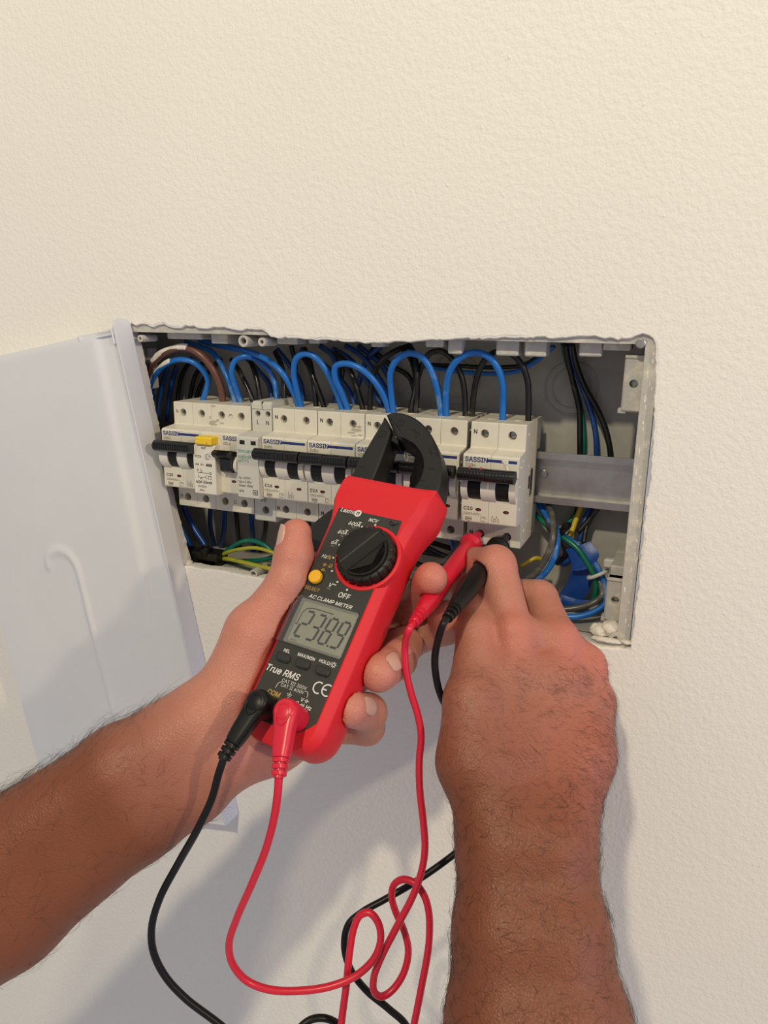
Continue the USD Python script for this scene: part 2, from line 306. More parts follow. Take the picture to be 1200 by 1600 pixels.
# screw bosses hanging from the top rim, and one at the bottom
for (px, py, r, ri) in ((380, 533, 4.0, 2.3), (409, 534.5, 3.0, 1.3), (219, 529, 2.6, 1.1), (396, 897, 3.4, 2.0), (962, 998, 4.2, 1.7)):
    c = at(px, py, BY0 - .5)[[0, 2]]
    part('screw_boss', cat_([zx(Point(*c).buffer(r, 16).difference(Point(*c).buffer(ri, 12)), BY0 - .6, BY0 + 16), zx(Point(*c).buffer(ri, 12), BY0 + 9, BY0 + 10)]), 'box_rim', enc, smooth=40, label='round screw boss on the rim')
    part('boss_hole', zx(Point(*c).buffer(ri * .98, 12), BY0 + 5, BY0 + 5.4), 'dark_hole', enc)
for (px, w, dz) in ((290, 30, 6.5), (345, 14, 9), (450, 16, 8), (492, 8, 7), (590, 8, 8), (680, 12, 7), (712, 9, 11), (794, 14, 11), (838, 13, 11), (924, 13, 10), (965, 16, 6)):
    c = at(px, 535, 4)
    part('lug', bx(c[0] - w / 2, c[0] + w / 2, 2, 16, IZ1 - dz + 2, IZ1 + .5, .8), 'box_rim', enc)
c = at(226, 575, 22); part('mounting_clip', diff(bx(c[0] - 8, c[0] + 7, 20, 30, c[2] - 16, c[2] + 16, 1), cyl([c[0] - 3, 10, c[2] + 4], [c[0] - 3, 40, c[2] + 4], 2.4, 16)), 'box_rim', enc, label='moulded mounting clip at the left end')
# mounting clips on the right
for (cx, cy, h, z_off) in ((990, 600, 33, 0), (961, 938, 29, 0)):
    c = at(cx, cy, 3); x1 = IX1 + .5; x0 = c[0] - 6.0
    hz = h / 2
    blk = bx(x0, x1, 3, 11, c[2] - hz, c[2] + hz, 1.0)
    blk = diff(blk, cyl([c[0], 0, c[2]], [c[0], 20, c[2]], 2.4, 16))
    lips = cat_([bx(x0 - 1.8, x0 + 3, 4, 11.5, c[2] - hz - 1.2, c[2] - hz + 2.0, .5), bx(x0, x1, 2.2, 11, c[2] + hz - 2.2, c[2] + hz, .5), bx(x0 + 1, x1, 9, 50, c[2] + hz * .3, c[2] + hz + 6, .6) if cy > 800 else bx(x0 + 2, x1, 9, 50, c[2] - hz + 5, c[2] - hz + 9, .6)])
    k = part('mounting_clip', cat_([blk, lips]), 'box_rim', enc, label='moulded mounting clip with a screw hole')
    part('clip_screw', cat_([lathe([c[0], 9.0, c[2]], [0, -1, 0], [(0, 0), (2.3, 0), (2.1, .9), (0, 1.1)], 14)]), 'steel', k)
c = at(1001, 537, BY0 - 1)
part('corner_screw', cat_([cyl([c[0], BY0 - 1.5, c[2]], [c[0] - 2, BY0 + 22, c[2] - 1], 2.3, 14)] + [lathe([c[0] - .09 * t, BY0 - 1.5 + t, c[2] - .05 * t], [0, 1, 0], [(2.2, 0), (2.75, .35), (2.2, .7)], 14) for t in np.arange(0, 14, 1.2)]), 'steel', enc)
# crumbs of plaster stuck on the box
def blob(c, r, seed, sub=3, amp=.3):
    m = trimesh.creation.icosphere(sub); v = np.array(m.vertices); n = meshkit.fbm(v * 1.6 + seed * 3.1) if hasattr(meshkit, 'fbm') else 0
    m.vertices = v * (1 + amp * np.asarray(n).reshape(-1, 1)) * np.asarray(r) + np.asarray(c); return m
for s_, (px, py, r) in enumerate(((937, 985, (4.6, 4, 3.4)), (955, 983, (5.0, 4, 4.2)), (948, 1000, (7, 2, 1.2)), (980, 1003, (3, 2, 1.0)), (292, 879, (4, 3, 1.6)))):
    part('plaster_crumb', blob(at(px, py, BY0 + (6 if s_ < 2 or s_ == 4 else -.5)), r, s_, 3, .75), 'plaster', enc, smooth=True)
# plaster smeared along the right rim: small chips
chips = []
for t in np.linspace(0.03, 0.97, 34):
    x = BX1 - 1.0 - NP.uniform(0, 5.2) ; z = BZ1 + (BZ0 - BZ1) * t + NP.normal(0, 1.5)
    chips.append(blob([x, BY0 - .02, z], (NP.uniform(.2, .55), .12, NP.uniform(.5, 2.4)), t * 9, 1))
part('plaster_speck', cat_(chips), 'plaster', enc, smooth=True, kind='stuff', label='small plaster specks on the right rim')

# DIN rail: top-hat section
rail = thing('din_rail', 'galvanised steel mounting rail behind the breakers', 'rail', (300, 45, 0))
prof = [(37, 17.5), (37, 12.8), (44, 12.6), (44, -12.6), (37, -12.8), (37, -17.5), (38, -17.5), (38, -13.8), (45, -13.6), (45, 13.6), (38, 13.8), (38, 17.5)]
part('rail_profile', yz_prism(prof, IX0 + 8, IX1 - .5), 'galvanised', rail)
part('rail_screw', lathe([at(849, 741, 43)[0], 44, 1], [0, -1, 0], [(0, 0), (3, 0), (2.6, 1.6), (0, 1.9)], 16), 'steel', rail)

# ------------------------------------------------------------------ breakers
FM = lambda x, y, z: np.array([[1, 0, 0, x], [0, 0, -1, y], [0, 1, 0, z], [0, 0, 0, 1.0]])   # print plane facing the viewer
def pole_profile(nose=-15.5):
    return [(46, 40), (0.6, 40), (0, 39.4), (0, 24.2), (-0.6, 23.4), (nose + 1.2, 22.0), (nose, 20.8), (nose, -20.8), (nose + .8, -21.8), (-.5, -22.4), (0, -23), (0, -39.4), (.6, -40), (46, -40), (46, -19), (36.6, -19), (36.6, 19), (46, 19)]
def terminal(parent, x, z, y=0, r=2.7, mat='steel'):
    k = part('terminal_screw', cat_([diff(lathe([x, y + 6.5, z], [0, -1, 0], [(0, 0), (r - .25, 0), (r - .25, 1.6), (r - .6, 2.0), (0, 2.0)], 18), bx(x - r, x + r, y + 3.6, y + 5.4, z - .45, z + .45))]), mat, parent)
    return k
def toggles(parent, x, width, n_dark, nose, zc=0.0, barz=11.0, dark0=4.6, dw=8.4, pitch=18.0):
    """the tied operating bar, its stems and the white drums between them"""
    R = 11.0; a = np.linspace(-1.05, 0.62, 12)
    def drum(x0, x1, dr):
        pts = [(nose + 7.0 - (R + dr) * math.cos(t) * 1.12, zc + (R + dr) * math.sin(t) + 2.2) for t in a]
        return yz_prism(pts + [(nose + 4, pts[-1][1]), (nose + 4, pts[0][1])], x0, x1)
    xs = [x + .4]
    for i in range(n_dark): xs += [x + dark0 + i * pitch, x + dark0 + dw + i * pitch]
    xs.append(x + width - .4)
    for i in range(0, len(xs) - 1, 2): part('switch_drum', drum(xs[i], xs[i + 1] - .25, 0), 'rotor_white', parent, smooth=40)
    for i in range(1, len(xs) - 1, 2): part('switch_stem', drum(xs[i], xs[i + 1] - .25, -.7), 'stem_black', parent, smooth=40)
def handle_bar(parent, x0, x1, nose, z):
    yb = nose - 9.5
    pr = [(yb + 4.6 * math.cos(t) * (1.25 if math.cos(t) > 0 else 1), z + 4.1 * math.sin(t)) for t in np.linspace(0, 2 * np.pi, 22, endpoint=False)]
    part('toggle_bar', yz_prism(pr, x0, x1), 'toggle_black', parent, smooth=40)
    part('toggle_grip', cat_([bx(x, x + .45, yb - 4.75, yb + 1, z - 1.8, z + 2.4) for x in np.arange(x0 + 2, x1 - 2, 2.0)]), 'toggle_black', parent, label='raised grip ribs on the toggle bar')
def logo(parent, x, nose, z=19.2, right=35.3, h=2.9, stripe=True):
    part('brand_print', text('SASSIN', FM(x, nose - .02, z), h, .1, True, 'l', squeeze=.98), 'ink_blue', parent, label='blue maker lettering')
    if stripe: part('blue_stripe', bx(x + 14.2, right, nose - .1, nose + .2, z - .95, z + .75), 'ink_blue', parent)
def small_print(parent, x, nose, rating, n_ind=2, inked='ink_black'):
    part('rating_print', text(rating, FM(x + 1.6, nose - .02, -12.4), 2.2, .1, True, 'l'), inked, parent)
    part('voltage_print', text('230/400V~', FM(x + 1.6, nose - .02, -15.8), 1.6, .1, False, 'l'), 'ink_grey', parent)
    Mx = FM(x, nose - .02, 0); sy = []
    sy += [line2([(3.0, -18), (7.0, -18), (7.0, -19.9), (3.0, -19.9), (3.0, -18)], .25, .1, Mx), line2([(3.2, -19), (6.8, -19)], .9, .1, Mx), line2([(4.2, -20.6), (5.8, -20.6)], .35, .1, Mx)]
    sy += [line2([(15.8, -17.2), (13.2, -17.2), (13.2, -20), (16.2, -20)], .3, .1, Mx), line2([(14.3, -18.2), (16.5, -18.2)], .3, .1, Mx)]
    for k, q in enumerate((20.0, 22.6)):
        sy += [line2([(q, -15.6), (q + .8, -16.6), (q, -17.2), (q, -20)], .3, .1, Mx), line2([(q + 1.0, -17.4), (q + 1.9, -17.8), (q + 1.0, -18.7), (q + 1.9, -19.4), (q + .9, -20)], .3, .1, Mx)]
    part('symbol_print', cat_(sy), 'ink_grey', parent, label='printed circuit symbols')
def indicator(parent, x, z, nose):
    o = Point(0, 0).buffer(.95, 8); o = shapely.affinity.scale(o, 1.9, 1.0)
    part('indicator_window', prism(o, .25, FM(x, nose - .03, z)), 'dark_hole', parent)
    part('indicator_flag', prism(shapely.affinity.scale(Point(.35, -.1).buffer(.55, 6), 1.5, .9), .3, FM(x, nose - .08, z)), 'ink_red', parent)

def two_pole(x0, y0, label, rating, smudge=False, nlabel=True, red_spots=False):
    w, nose = 35.4, y0 - 15.5
    t = thing('circuit_breaker', label, 'circuit breaker', (x0 + w / 2, y0 + 40, -40))
    for i in range(2):
        m = yz_prism([(y + y0, z) for y, z in pole_profile()], x0 + i * w / 2 + .06, x0 + (i + 1) * w / 2 - .06)
        hs = [cyl([x0 + 8.9 + i * 17.8 - i * .1, y0 - 3, z], [x0 + 8.9 + i * 17.8 - i * .1, y0 + 8, z], 2.75, 18) for z in (32.6, -33.0)]
        hs += [cyl([x0 + 8.9 + i * 17.8, y0 + 16, z - 7 * s], [x0 + 8.9 + i * 17.8, y0 + 16, z + 9 * s], 3.6, 16) for z, s in ((39, 1), (-39, -1))]
        part('pole_housing', diff(m, *hs), 'breaker_white', t)
        for z in (32.6, -33.0): terminal(t, x0 + 8.9 + i * 17.7, z, y0)
        indicator(t, x0 + 11.2 + i * 17.6, -12.7, nose)
    toggles(t, x0, w, 2, nose, dark0=4.9, dw=8.2, pitch=17.7)
    handle_bar(t, x0 + .3, x0 + w / 2 - .15, nose, 11.4); handle_bar(t, x0 + w / 2 + .15, x0 + w - .3, nose, 11.4)
    logo(t, x0 + 1.4, nose, 18.9, x0 + 34.0)
    part('model_print', text('3SB6', FM(x0 + 1.6, nose - .02, 15.3), 2.0, .1, False, 'l'), 'ink_grey', t)
    part('print_line', bx(x0 + 1.2, x0 + w - 1.2, nose - .06, nose + .2, 12.75, 13.0), 'ink_grey', t)
    small_print(t, x0, nose, rating)
    if nlabel:
        part('terminal_letter', text('N', FM(x0 + 3.0, y0 - .02, 33.8), 2.5, .1, True), 'ink_black', t)
        part('terminal_letter', text('N', FM(x0 + 2.9, y0 - .02, -32.5), 2.5, .1, True), 'ink_black', t)
    # moulded buttons on the right flank
    dots = [lathe([x0 + w - .1, y0 + dy, z], [1, 0, 0], [(0, 0), (r, 0), (r * .8, .5), (0, .55)], 12) for dy, z, r in ((-10, 15, .9), (-11, 3, .8), (-8, -12, .9), (-4, 18, .7), (8, 33, 1.0), (9, -30, 1.3), (22, 25, 1.1), (20, -26, 1.2), (12, 12, .9), (14, -12, 1.0), (30, -36, .9), (6, -36, .8))]
    part('rivet_cap', cat_(dots), 'rotor_white', t, smooth=40, label='small moulded bumps on the right flank')
    if smudge:
        part('cement_smudge', cat_([blob([x0 + 27.2, nose - .1, 17.6], (1.3, .25, 1.9), 1, 2), blob([x0 + 27.8, nose - .1, 14.6], (.7, .2, 1.6), 2, 2), blob([x0 + 26.6, nose - .15, 19.0], (1.9, .2, 1.0), 3, 2)]), 'plaster', t, smooth=True)
    return t
X2, X3, X4, X5, X6 = 85.6, 121.4, 157.2, 193.0, 231.2
b2 = two_pole(X2, 0, 'white two-pole breaker marked C16, directly right of the grey surge protector', 'C16')
b3 = two_pole(X3, 0, 'white two-pole breaker second to the right of the surge protector, dusty smudges on top', 'C16')
b4 = two_pole(X4, 0, 'white two-pole breaker mostly hidden behind the left jaw of the clamp meter', 'C10')
b5 = two_pole(X5, 0, 'white two-pole breaker seen through the open ring of the clamp jaws', 'C10')
b6 = two_pole(X6, -1.0, 'rightmost white two-pole breaker marked C10, with both probe tips in it', 'C10', smudge=True)
part('side_label', cat_([bx(X6 + 35.38, X6 + 35.5, y, y + w_, -10 + dz, 9 - dz * .4) for y, w_, dz in ((19, .9, 0), (20.6, .5, 1), (21.8, 1.1, 0), (23.4, .5, 4), (24.6, .8, 1))] + [bx(X6 + 35.38, X6 + 35.5, 13.5, 17.5, -3.5, 5)]), 'ink_black', b6, label='black printed code on the right flank')
part('red_spot', cat_([lathe([X6 + q, -27.5, 15.6], [0, -1, .4], [(0, 0), (1.0, 0), (.8, .6), (0, .7)], 10) for q in (7.5, 14.5)]), 'ink_red', b6)
# dusty patches
for px, py, r, who in ((557, 672, (3.2, .1, .8), b3), (549, 676, (2.4, .1, .5), b3), (561, 667, (1.6, .1, .6), b3), (553, 681, (2.0, .1, .3), b3), (563, 680, (1.4, .1, .4), b3)):
    part('dust_patch', blob(at(px, py, -.05), r, px, 2, .6), 'dust', who, smooth=True)

# residual-current unit, 68 mm wide, at the left end
R0, RW, RN = 0.0, 67.6, -15.5
rc = thing('residual_breaker', 'wide white residual-current breaker with a yellow test button at the left end', 'circuit breaker', (34, 40, -40))
for i, (a, b) in enumerate(((0, 17.2), (17.2, 34.0), (34.0, 67.6))):
    pr = pole_profile(); m = yz_prism(pr, a + .05, b - .05)
    hx = ((8.4,), (25.0,), (42.4, 59.2))[i]
    hs = [cyl([h, -3, z], [h, 8, z], 2.9, 18) for h in hx for z in (32.2, -32.4)]
    if i == 2: hs.append(cyl([50.4, -3, 31.7], [50.4, 1.4, 31.7], 1.9, 16))
    part('pole_housing', diff(m, *hs), 'breaker_white', rc)
    for h in hx:
        for z in (32.2, -32.4): terminal(rc, h, z, 0, 2.85)
toggles(rc, 0, 34.0, 2, RN, dark0=8.0, dw=8.2, pitch=17.2)
handle_bar(rc, .2, 33.4, RN + 2, 10.6)
logo(rc, 1.4, RN, 18.8, 33.0)
part('model_print', text('3SB6', FM(1.6, RN - .02, 15.2), 1.9, .1, False, 'l'), 'ink_grey', rc)
part('print_line', bx(1.2, 32.5, RN - .06, RN + .2, 12.4, 12.6), 'ink_grey', rc)
small_print(rc, .6, RN, 'C25', inked='ink_black'); indicator(rc, 13.6, -12.6, RN)
tb = yz_prism([(-14, 14.0), (-21.6, 13.6), (-22.4, 12.8), (-22.4, -21.6), (-21.8, -22.3), (-14, -22.6)], 32.4, 51.0)
part('test_block', tb, 'rotor_white', rc, label='raised white block with small printing below the test button')
part('test_button', bx(35.6, 49.6, -24.6, -14, 13.9, 19.6, .8), 'yellow_button', rc, label='yellow test button')
part('button_notch', bx(45.6, 46.3, -24.75, -24, 14.6, 16.6), 'ink_yellow', rc)
TB = -22.42
tp = [text('TEST', FM(41.5, TB, 11.4), 1.3, .1, True), text('RCCB', FM(36.6, TB, 5.2), 1.5, .1, False, 'c'), text('MA  AV', FM(37.6, TB, -.6), 1.5, .1, False, 'c'), text('40A 30mA', FM(40.6, TB, -13.4), 2.0, .1, True, 'c'), text('Un230V', FM(39, TB, -16.6), 1.4, .1, False, 'c'), text('3SL6', FM(38.6, TB, -19.4), 1.4, .1, False, 'c')]
part('block_print', cat_(tp), 'ink_black', rc, label='small black printing on the test block')
Mx = FM(32.4, TB, 0); sy = [line2([(13, 7), (11, 7), (11, 3.6), (13.5, 3.6)], .3, .1, Mx), line2([(12.4, 6.2), (14.4, 6.2), (14.4, 4.6)], .3, .1, Mx), line2([(10.8, .2), (15.4, .2), (15.4, -1.6), (10.8, -1.6), (10.8, .2)], .3, .1, Mx), line2([(11, -.7), (15.2, -.7)], .8, .1, Mx),
     line2([(2.6, -4), (4, -4.6), (2.6, -5.6)], .3, .1, Mx), line2([(6, -3.6), (6, -5.8), (7.4, -5)], .3, .1, Mx), line2([(3, -6.6), (13, -6.6)], .3, .1, Mx), line2([(4, -8), (4, -10), (9, -10)], .3, .1, Mx), line2([(10.8, -8.2), (9.6, -9.6), (10.8, -11)], .3, .1, Mx), line2([(12, -8.6), (14.6, -8.6), (14.6, -10.8), (12, -10.8), (12, -8.6)], .3, .1, Mx), line2([(5, -11.2), (6, -10.4), (7, -11.4)], .3, .1, Mx)]
sy.append(prism(Point(14.2, -6.6).buffer(.9).difference(Point(14.2, -6.6).buffer(.6)), .1, Mx))
part('diagram_print', cat_(sy), 'ink_black', rc)
logo(rc, 53.6, RN, 18.6, 60, h=2.9, stripe=False)
part('model_print', text('3SL6', FM(53.6, RN - .02, 14.8), 1.9, .1, False, 'l'), 'ink_grey', rc)
part('print_line', bx(59, 67.0, RN - .06, RN + .2, 10.2, 10.4), 'ink_grey', rc)
# single trip lever
pr = [(-15, 9.5), (-24.5, 11.4), (-27.5, 10.2), (-28, 8.6), (-26, 6.6), (-23.5, 5.0), (-23.0, -3.2), (-21, -4.8), (-15, -5)]
part('trip_lever', cat_([yz_prism([(y, z) for y, z in pr if z > 4.5] + [(-15, 4.5)], 51.8, 65.6), yz_prism([(y, z) for y, z in pr], 55.4, 64.4)]), 'toggle_black', rc)
part('lever_drum', cat_([yz_prism([(-15, 7), (-18.5, 6.2), (-20.5, 3), (-20.8, -1), (-19, -4.2), (-15, -5.4)], a, b) for a, b in ((53.8, 55.2), (64.6, 67.2))]), 'rotor_white', rc, smooth=40)
indicator(rc, 61.4, -12.3, RN)
part('dust_patch', cat_([blob([34.5 + q, -.05, 26 + w_], r, q, 2, .6) for q, w_, r in ((-.5, 0, (2.0, .1, 1.3)), (4.5, 2.4, (1.0, .1, .8)), (8.0, .4, (1.3, .1, .5)), (2.6, -1.2, (.9, .1, .6)), (1.2, 12.6, (1.8, .1, .5)), (-2, 4.0, (.5, .1, 1.0)), (2, 1.4, (1.5, .1, .5)))]), 'dust', rc, smooth=True, label='grey cement dust on the terminal cover')
part('terminal_letter', text('N', FM(3.2, -.02, 33), 2.3, .1, True), 'ink_grey', rc); part('terminal_letter', text('N', FM(3.0, -.02, -32), 2.3, .1, True), 'ink_grey', rc)
part('clip_print', text('C', FM(51.4, -.02, -32), 2.6, .1, True), 'ink_grey', rc)

# surge protector, one module
T0, T1, TN = 67.8, 85.4, -20.2
sp = thing('surge_protector', 'narrow grey surge protector with teal lettering between two white breakers', 'surge protector', (76, 40, -44))
part('housing', yz_prism([(46, 23), (1, 23), (-14, 22.4), (TN + 1.2, 21.6), (TN, 20.4), (TN, -21.6), (TN + 1, -22.4), (-8, -23), (1, -23.5), (46, -24), (46, -19), (36.6, -19), (36.6, 19), (46, 19)], T0, T1), 'device_grey', sp)
tt = diff(cat_([yz_prism([(40, 44), (1.5, 44), (-.8, 42.0), (-.8, 22.4), (40, 22.6)], T0 + 1.2, T1 - .3)]), *[cyl([h, -4, 35.4], [h, 7, 35.4], 2.15, 16) for h in (73.8, 82.0)])
part('terminal_block', tt, 'device_grey', sp); part('seam', bx(77.4, 77.7, -1.0, 30, 38.6, 44.1), 'ink_black', sp); part('seam', bx(69.4, 85.0, -.95, 0, 38.5, 38.8), 'ink_grey', sp)
tl = diff(yz_prism([(40, -22.6), (-.5, -22.6), (-.5, -43.0), (1, -44), (40, -44)], T0 + .8, T1 + .8), cyl([77.9, -4, -35.2], [77.9, 7, -35.2], 2.9, 18))
part('terminal_block', tl, 'device_grey', sp)
for h, z, r in ((73.8, 35.4, 2.1), (82.0, 35.4, 2.1), (77.9, -35.2, 2.8)): terminal(sp, h, z, -1, r)
for s_, x, z in (('L', 74.0, 29.5), ('N', 81.6, 29.2), ('PE', 76.6, -27.6)): part('terminal_letter', text(s_, FM(x, -.85 if z > 0 else -.55, z), 3.0, .1, False), 'ink_black', sp)
for x in (70.6, 79.6): part('status_window', bx(x, x + 4.0, TN - .1, TN + .4, 16.2, 19.0), 'stem_black', sp)
for s_, z, h in (('toscano', 11.8, 2.5), ('vigivolt', 7.6, 2.4), ('sm773', 4.6, 2.0)): part('brand_print', text(s_, FM(69.0, TN - .02, z), h, .1, False, 'l', squeeze=.95), 'ink_teal', sp, label='teal maker lettering')
for s_, z in (('Uc: 320V~', -7.6), ('Up:≤1.5kV', -10.4), ('Imax: 15kA', -13.2), ('SPD', -17.2)): part('spec_print', text(s_, FM(68.8, TN - .02, z), 1.6, .1, False, 'l', squeeze=.95), 'ink_black', sp)
Mx = FM(T0, TN - .02, 0)
part('symbol_print', cat_([line2([(12.4, -15.9), (16, -15.9), (16, -19), (12.4, -19), (12.4, -15.9)], .35, .1, Mx), line2([(13, -17.8), (13.8, -16.6), (14.6, -17.8), (15.5, -16.8)], .35, .1, Mx), line2([(14.2, -18.6), (14.2, -17)], .4, .1, Mx)]), 'ink_black', sp)

# ------------------------------------------------------------------ the box's cover, hung askew over the left end of the opening
DL, DD = np.array([-0.982, -0.188]), np.array([0.188, -0.982]); DT = np.array([-27.6, 92.0]); DYF, DYR = -26.0, WY - .3
def dp(s, t, y): q = DT + DL * s + DD * t; return np.array([q[0], y, q[1]])
door = thing('box_cover', 'white sheet-metal cover hanging askew left of the fuse box', 'cover', dp(100, 398, DYR))
DWID, DLEN = 196.0, 396.0
def seg_d(S, T_, a, b):
    a, b = np.array(a), np.array(b); d = b - a; u = np.clip(((S - a[0]) * d[0] + (T_ - a[1]) * d[1]) / (d @ d), 0, 1); return np.hypot(S - a[0] - u * d[0], T_ - a[1] - u * d[1])
sg = np.unique(np.r_[np.linspace(0, 40, 41), np.linspace(40, 84, 8), np.linspace(84, 126, 34), np.linspace(126, DWID, 10)]); tg = np.linspace(0, DLEN, 150)
S_, T_ = np.meshgrid(sg, tg)
step = 1 / (1 + np.exp(-((S_ - (17.5 + T_ * .036)) / 1.5)))                 # the field of the cover stands proud of its border
hk = spline([(121, 170, 0), (118, 162.5, 0), (108, 157.5, 0), (97, 160.5, 0), (91, 168, 0), (89, 180, 0), (89.2, 212, 0), (88.2, 300, 0), (87.5, 330, 0)], 5)
dh = np.min([seg_d(S_, T_, hk[i][:2], hk[i + 1][:2]) for i in range(len(hk) - 1)], axis=0)
hgt = 2.8 * step - 1.8 + 1.9 * np.exp(-(dh / 3.2) ** 2)
bend = np.where(T_ < 2, 0, 0)
fr = np.stack([DT[0] + DL[0] * S_ + DD[0] * T_, DYF + .2 - hgt * np.clip(np.minimum(S_, T_) / 3, 0, 1), DT[1] + DL[1] * S_ + DD[1] * T_], -1)
nT, nS = S_.shape; i, j = np.meshgrid(np.arange(nT - 1), np.arange(nS - 1), indexing='ij'); a = i * nS + j
q = np.stack([a, a + 1, a + nS + 1, a + nS], -1).reshape(-1, 4)
fm = trimesh.Trimesh(fr.reshape(-1, 3), np.vstack([q[:, [0, 1, 2]], q[:, [0, 2, 3]]]), process=False)
if fm.face_normals[:, 1].mean() > 0: fm.invert()
part('cover_plate', fm, 'door_white', door, smooth=True)
def dbar(s0, s1, t0, t1, y0, y1, c=.4):
    m = bx(s0, s1, y0, y1, t0, t1, c); v = np.array(m.vertices); Q = DT + np.outer(v[:, 0], DL) + np.outer(v[:, 2], DD)
    m = trimesh.Trimesh(np.stack([Q[:, 0], v[:, 1], Q[:, 1]], 1), m.faces, process=False)
    if m.volume < 0: m.invert()
    return m
fl = shapely.geometry.Polygon([(DYF - .2, -2), (DYF + 2.5, -6.6), (DYF + 6, -7.5), (DYR - 4, -7.0), (DYR, -3), (DYR, DLEN), (DYF - .2, DLEN)])
m = trimesh.creation.extrude_polygon(fl, 1.4); v = np.array(m.vertices); Q = DT + np.outer(v[:, 2] - 1.0, DL) + np.outer(v[:, 1], DD)
fl = trimesh.Trimesh(np.stack([Q[:, 0], v[:, 0], Q[:, 1]], 1), m.faces, process=False)
if fl.volume < 0: fl.invert()
part('edge_flange', fl, 'door_white', door, label='upturned right edge of the cover')
part('edge_flange', dbar(DWID - 1.2, DWID, 0, DLEN, DYF + .3, DYR), 'door_white', door); part('edge_flange', dbar(0, DWID, DLEN - 1.2, DLEN, DYF + .3, DYR), 'door_white', door)
part('edge_flange', cat_([dbar(33, DWID, -.2, 1.2, DYF + .1, DYR), dbar(.4, 33, 2.4, 3.4, DYF + .1, DYR)]), 'door_white', door)
part('hinge_tab', cat_([dbar(31.5, 34.5, -1.6, 3.6, DYF - .9, DYF + 4, .6), dbar(2.6, 32, -.9, .6, DYF + 1.0, DYF + 3.4, .3), dbar(1.6, 3.2, -.6, 10, DYF - .5, DYF + 3, .4)]), 'door_white', door, label='thin slotted hinge tab at the top corner')
part('paint_speck', cat_([blob(dp(-.6, t, y), (.3, .5, .5), t, 1) for t, y in ((61, -18), (212, -13), (150, -12))]), 'ink_grey', door, smooth=True)

# ------------------------------------------------------------------ wiring inside the box
def wire(label, mat, pts, r=2.0, name=None, group=None, smear=None):
    P = spline([at(x, y, Y) for x, y, Y in pts], 7)
    nm = name or {'wire_blue': 'blue_wire', 'wire_navy': 'blue_wire', 'wire_black': 'black_wire', 'wire_brown': 'brown_wire', 'wire_green': 'green_wire', 'wire_yellow': 'yellow_wire', 'wire_grey': 'grey_wire', 'earth_wire': 'earth_wire'}[mat]
    if smear is None: return part(nm, tube(P, r, 12), mat, smooth=True, label=label, cat='wire', group=group)
    t = thing(nm, label, 'wire', P[len(P) // 2], group); part('insulation', tube(P, r, 12), mat, t, smooth=True)
    a, b = int(len(P) * smear[0]), int(len(P) * smear[1]); V = P[a:b] + np.array([0, -.25 * r, .3 * r]); rr = r * (.86 + .12 * np.sin(np.linspace(0, 9, b - a))) ; rr[0] *= .3; rr[-1] *= .3
    part('plaster_smear', tube(V, rr, 10), 'plaster', t, smooth=True, label='dried white plaster on the bend'); return t
# front arches, right to left
wire('bright blue wire arching into the left pole of the rightmost breaker', 'wire_blue', [(698,660,16),(697,642,16),(697,612,14),(703,580,10),(718,560,8),(741,551,8),(764,558,8),(779,578,10),(786,605,13),(786,632,16),(785,662,16)], 2.25)
wire('bright blue arch, second from the right, leaning over to the right at its foot', 'wire_blue', [(615,655,16),(614,640,16),(611,612,14),(610,583,10),(620,562,8),(640,552,8),(660,559,8),(674,580,10),(683,608,13),(688,633,16),(690,658,16)], 2.2)
wire('low blue arch just left of the clamp jaw top, sagging to the right', 'wire_blue', [(547,655,16),(543,638,16),(534,614,12),(524,592,8),(524,573,6),(538,568,6),(560,574,6),(580,590,8),(596,612,12),(606,636,16),(609,655,16)], 2.15)
wire('blue arch with dusty top, above the second plain breaker', 'wire_blue', [(473,652,16),(470,634,16),(464,610,12),(459,585,9),(463,560,6),(477,553,6),(492,558,6),(507,575,8),(520,600,12),(532,630,16),(536,652,16)], 2.15)
wire('long blue wire swooping from the top left down to the first plain breaker', 'wire_blue', [(312,531,40),(335,538,34),(365,544,24),(395,552,14),(422,565,10),(441,583,8),(455,606,12),(465,630,16),(469,652,16)], 2.2)
wire('blue wire with a tight bend above the residual-current unit', 'wire_blue', [(378,645,18),(375,626,18),(368,604,14),(362,582,10),(367,564,10),(384,557,12),(402,563,18),(418,576,24),(428,594,28),(432,618,24),(434,640,20)], 2.1)
wire('blue wire with a pale scratch dropping beside the tight bend', 'wire_blue', [(290,535,44),(312,541,36),(333,551,26),(347,572,18),(357,594,15),(366,622,17),(369,645,18)], 2.0)
wire('thick brown wire arching left, its crown white with plaster', 'wire_brown', [(222,625,24),(226,600,20),(236,572,14),(254,553,10),(275,545,9),(296,545,9),(316,557,10),(332,577,12),(343,600,15),(348,624,17),(349,645,17)], 2.75, smear=(.22, .52))
wire('blue wire streaked with plaster under the brown arch', 'wire_blue', [(228,640,26),(232,612,22),(241,588,17),(258,570,13),(280,562,12),(302,566,14),(318,580,17),(325,596,19),(322,610,19),(316,628,18)], 2.2, smear=(.12, .42))
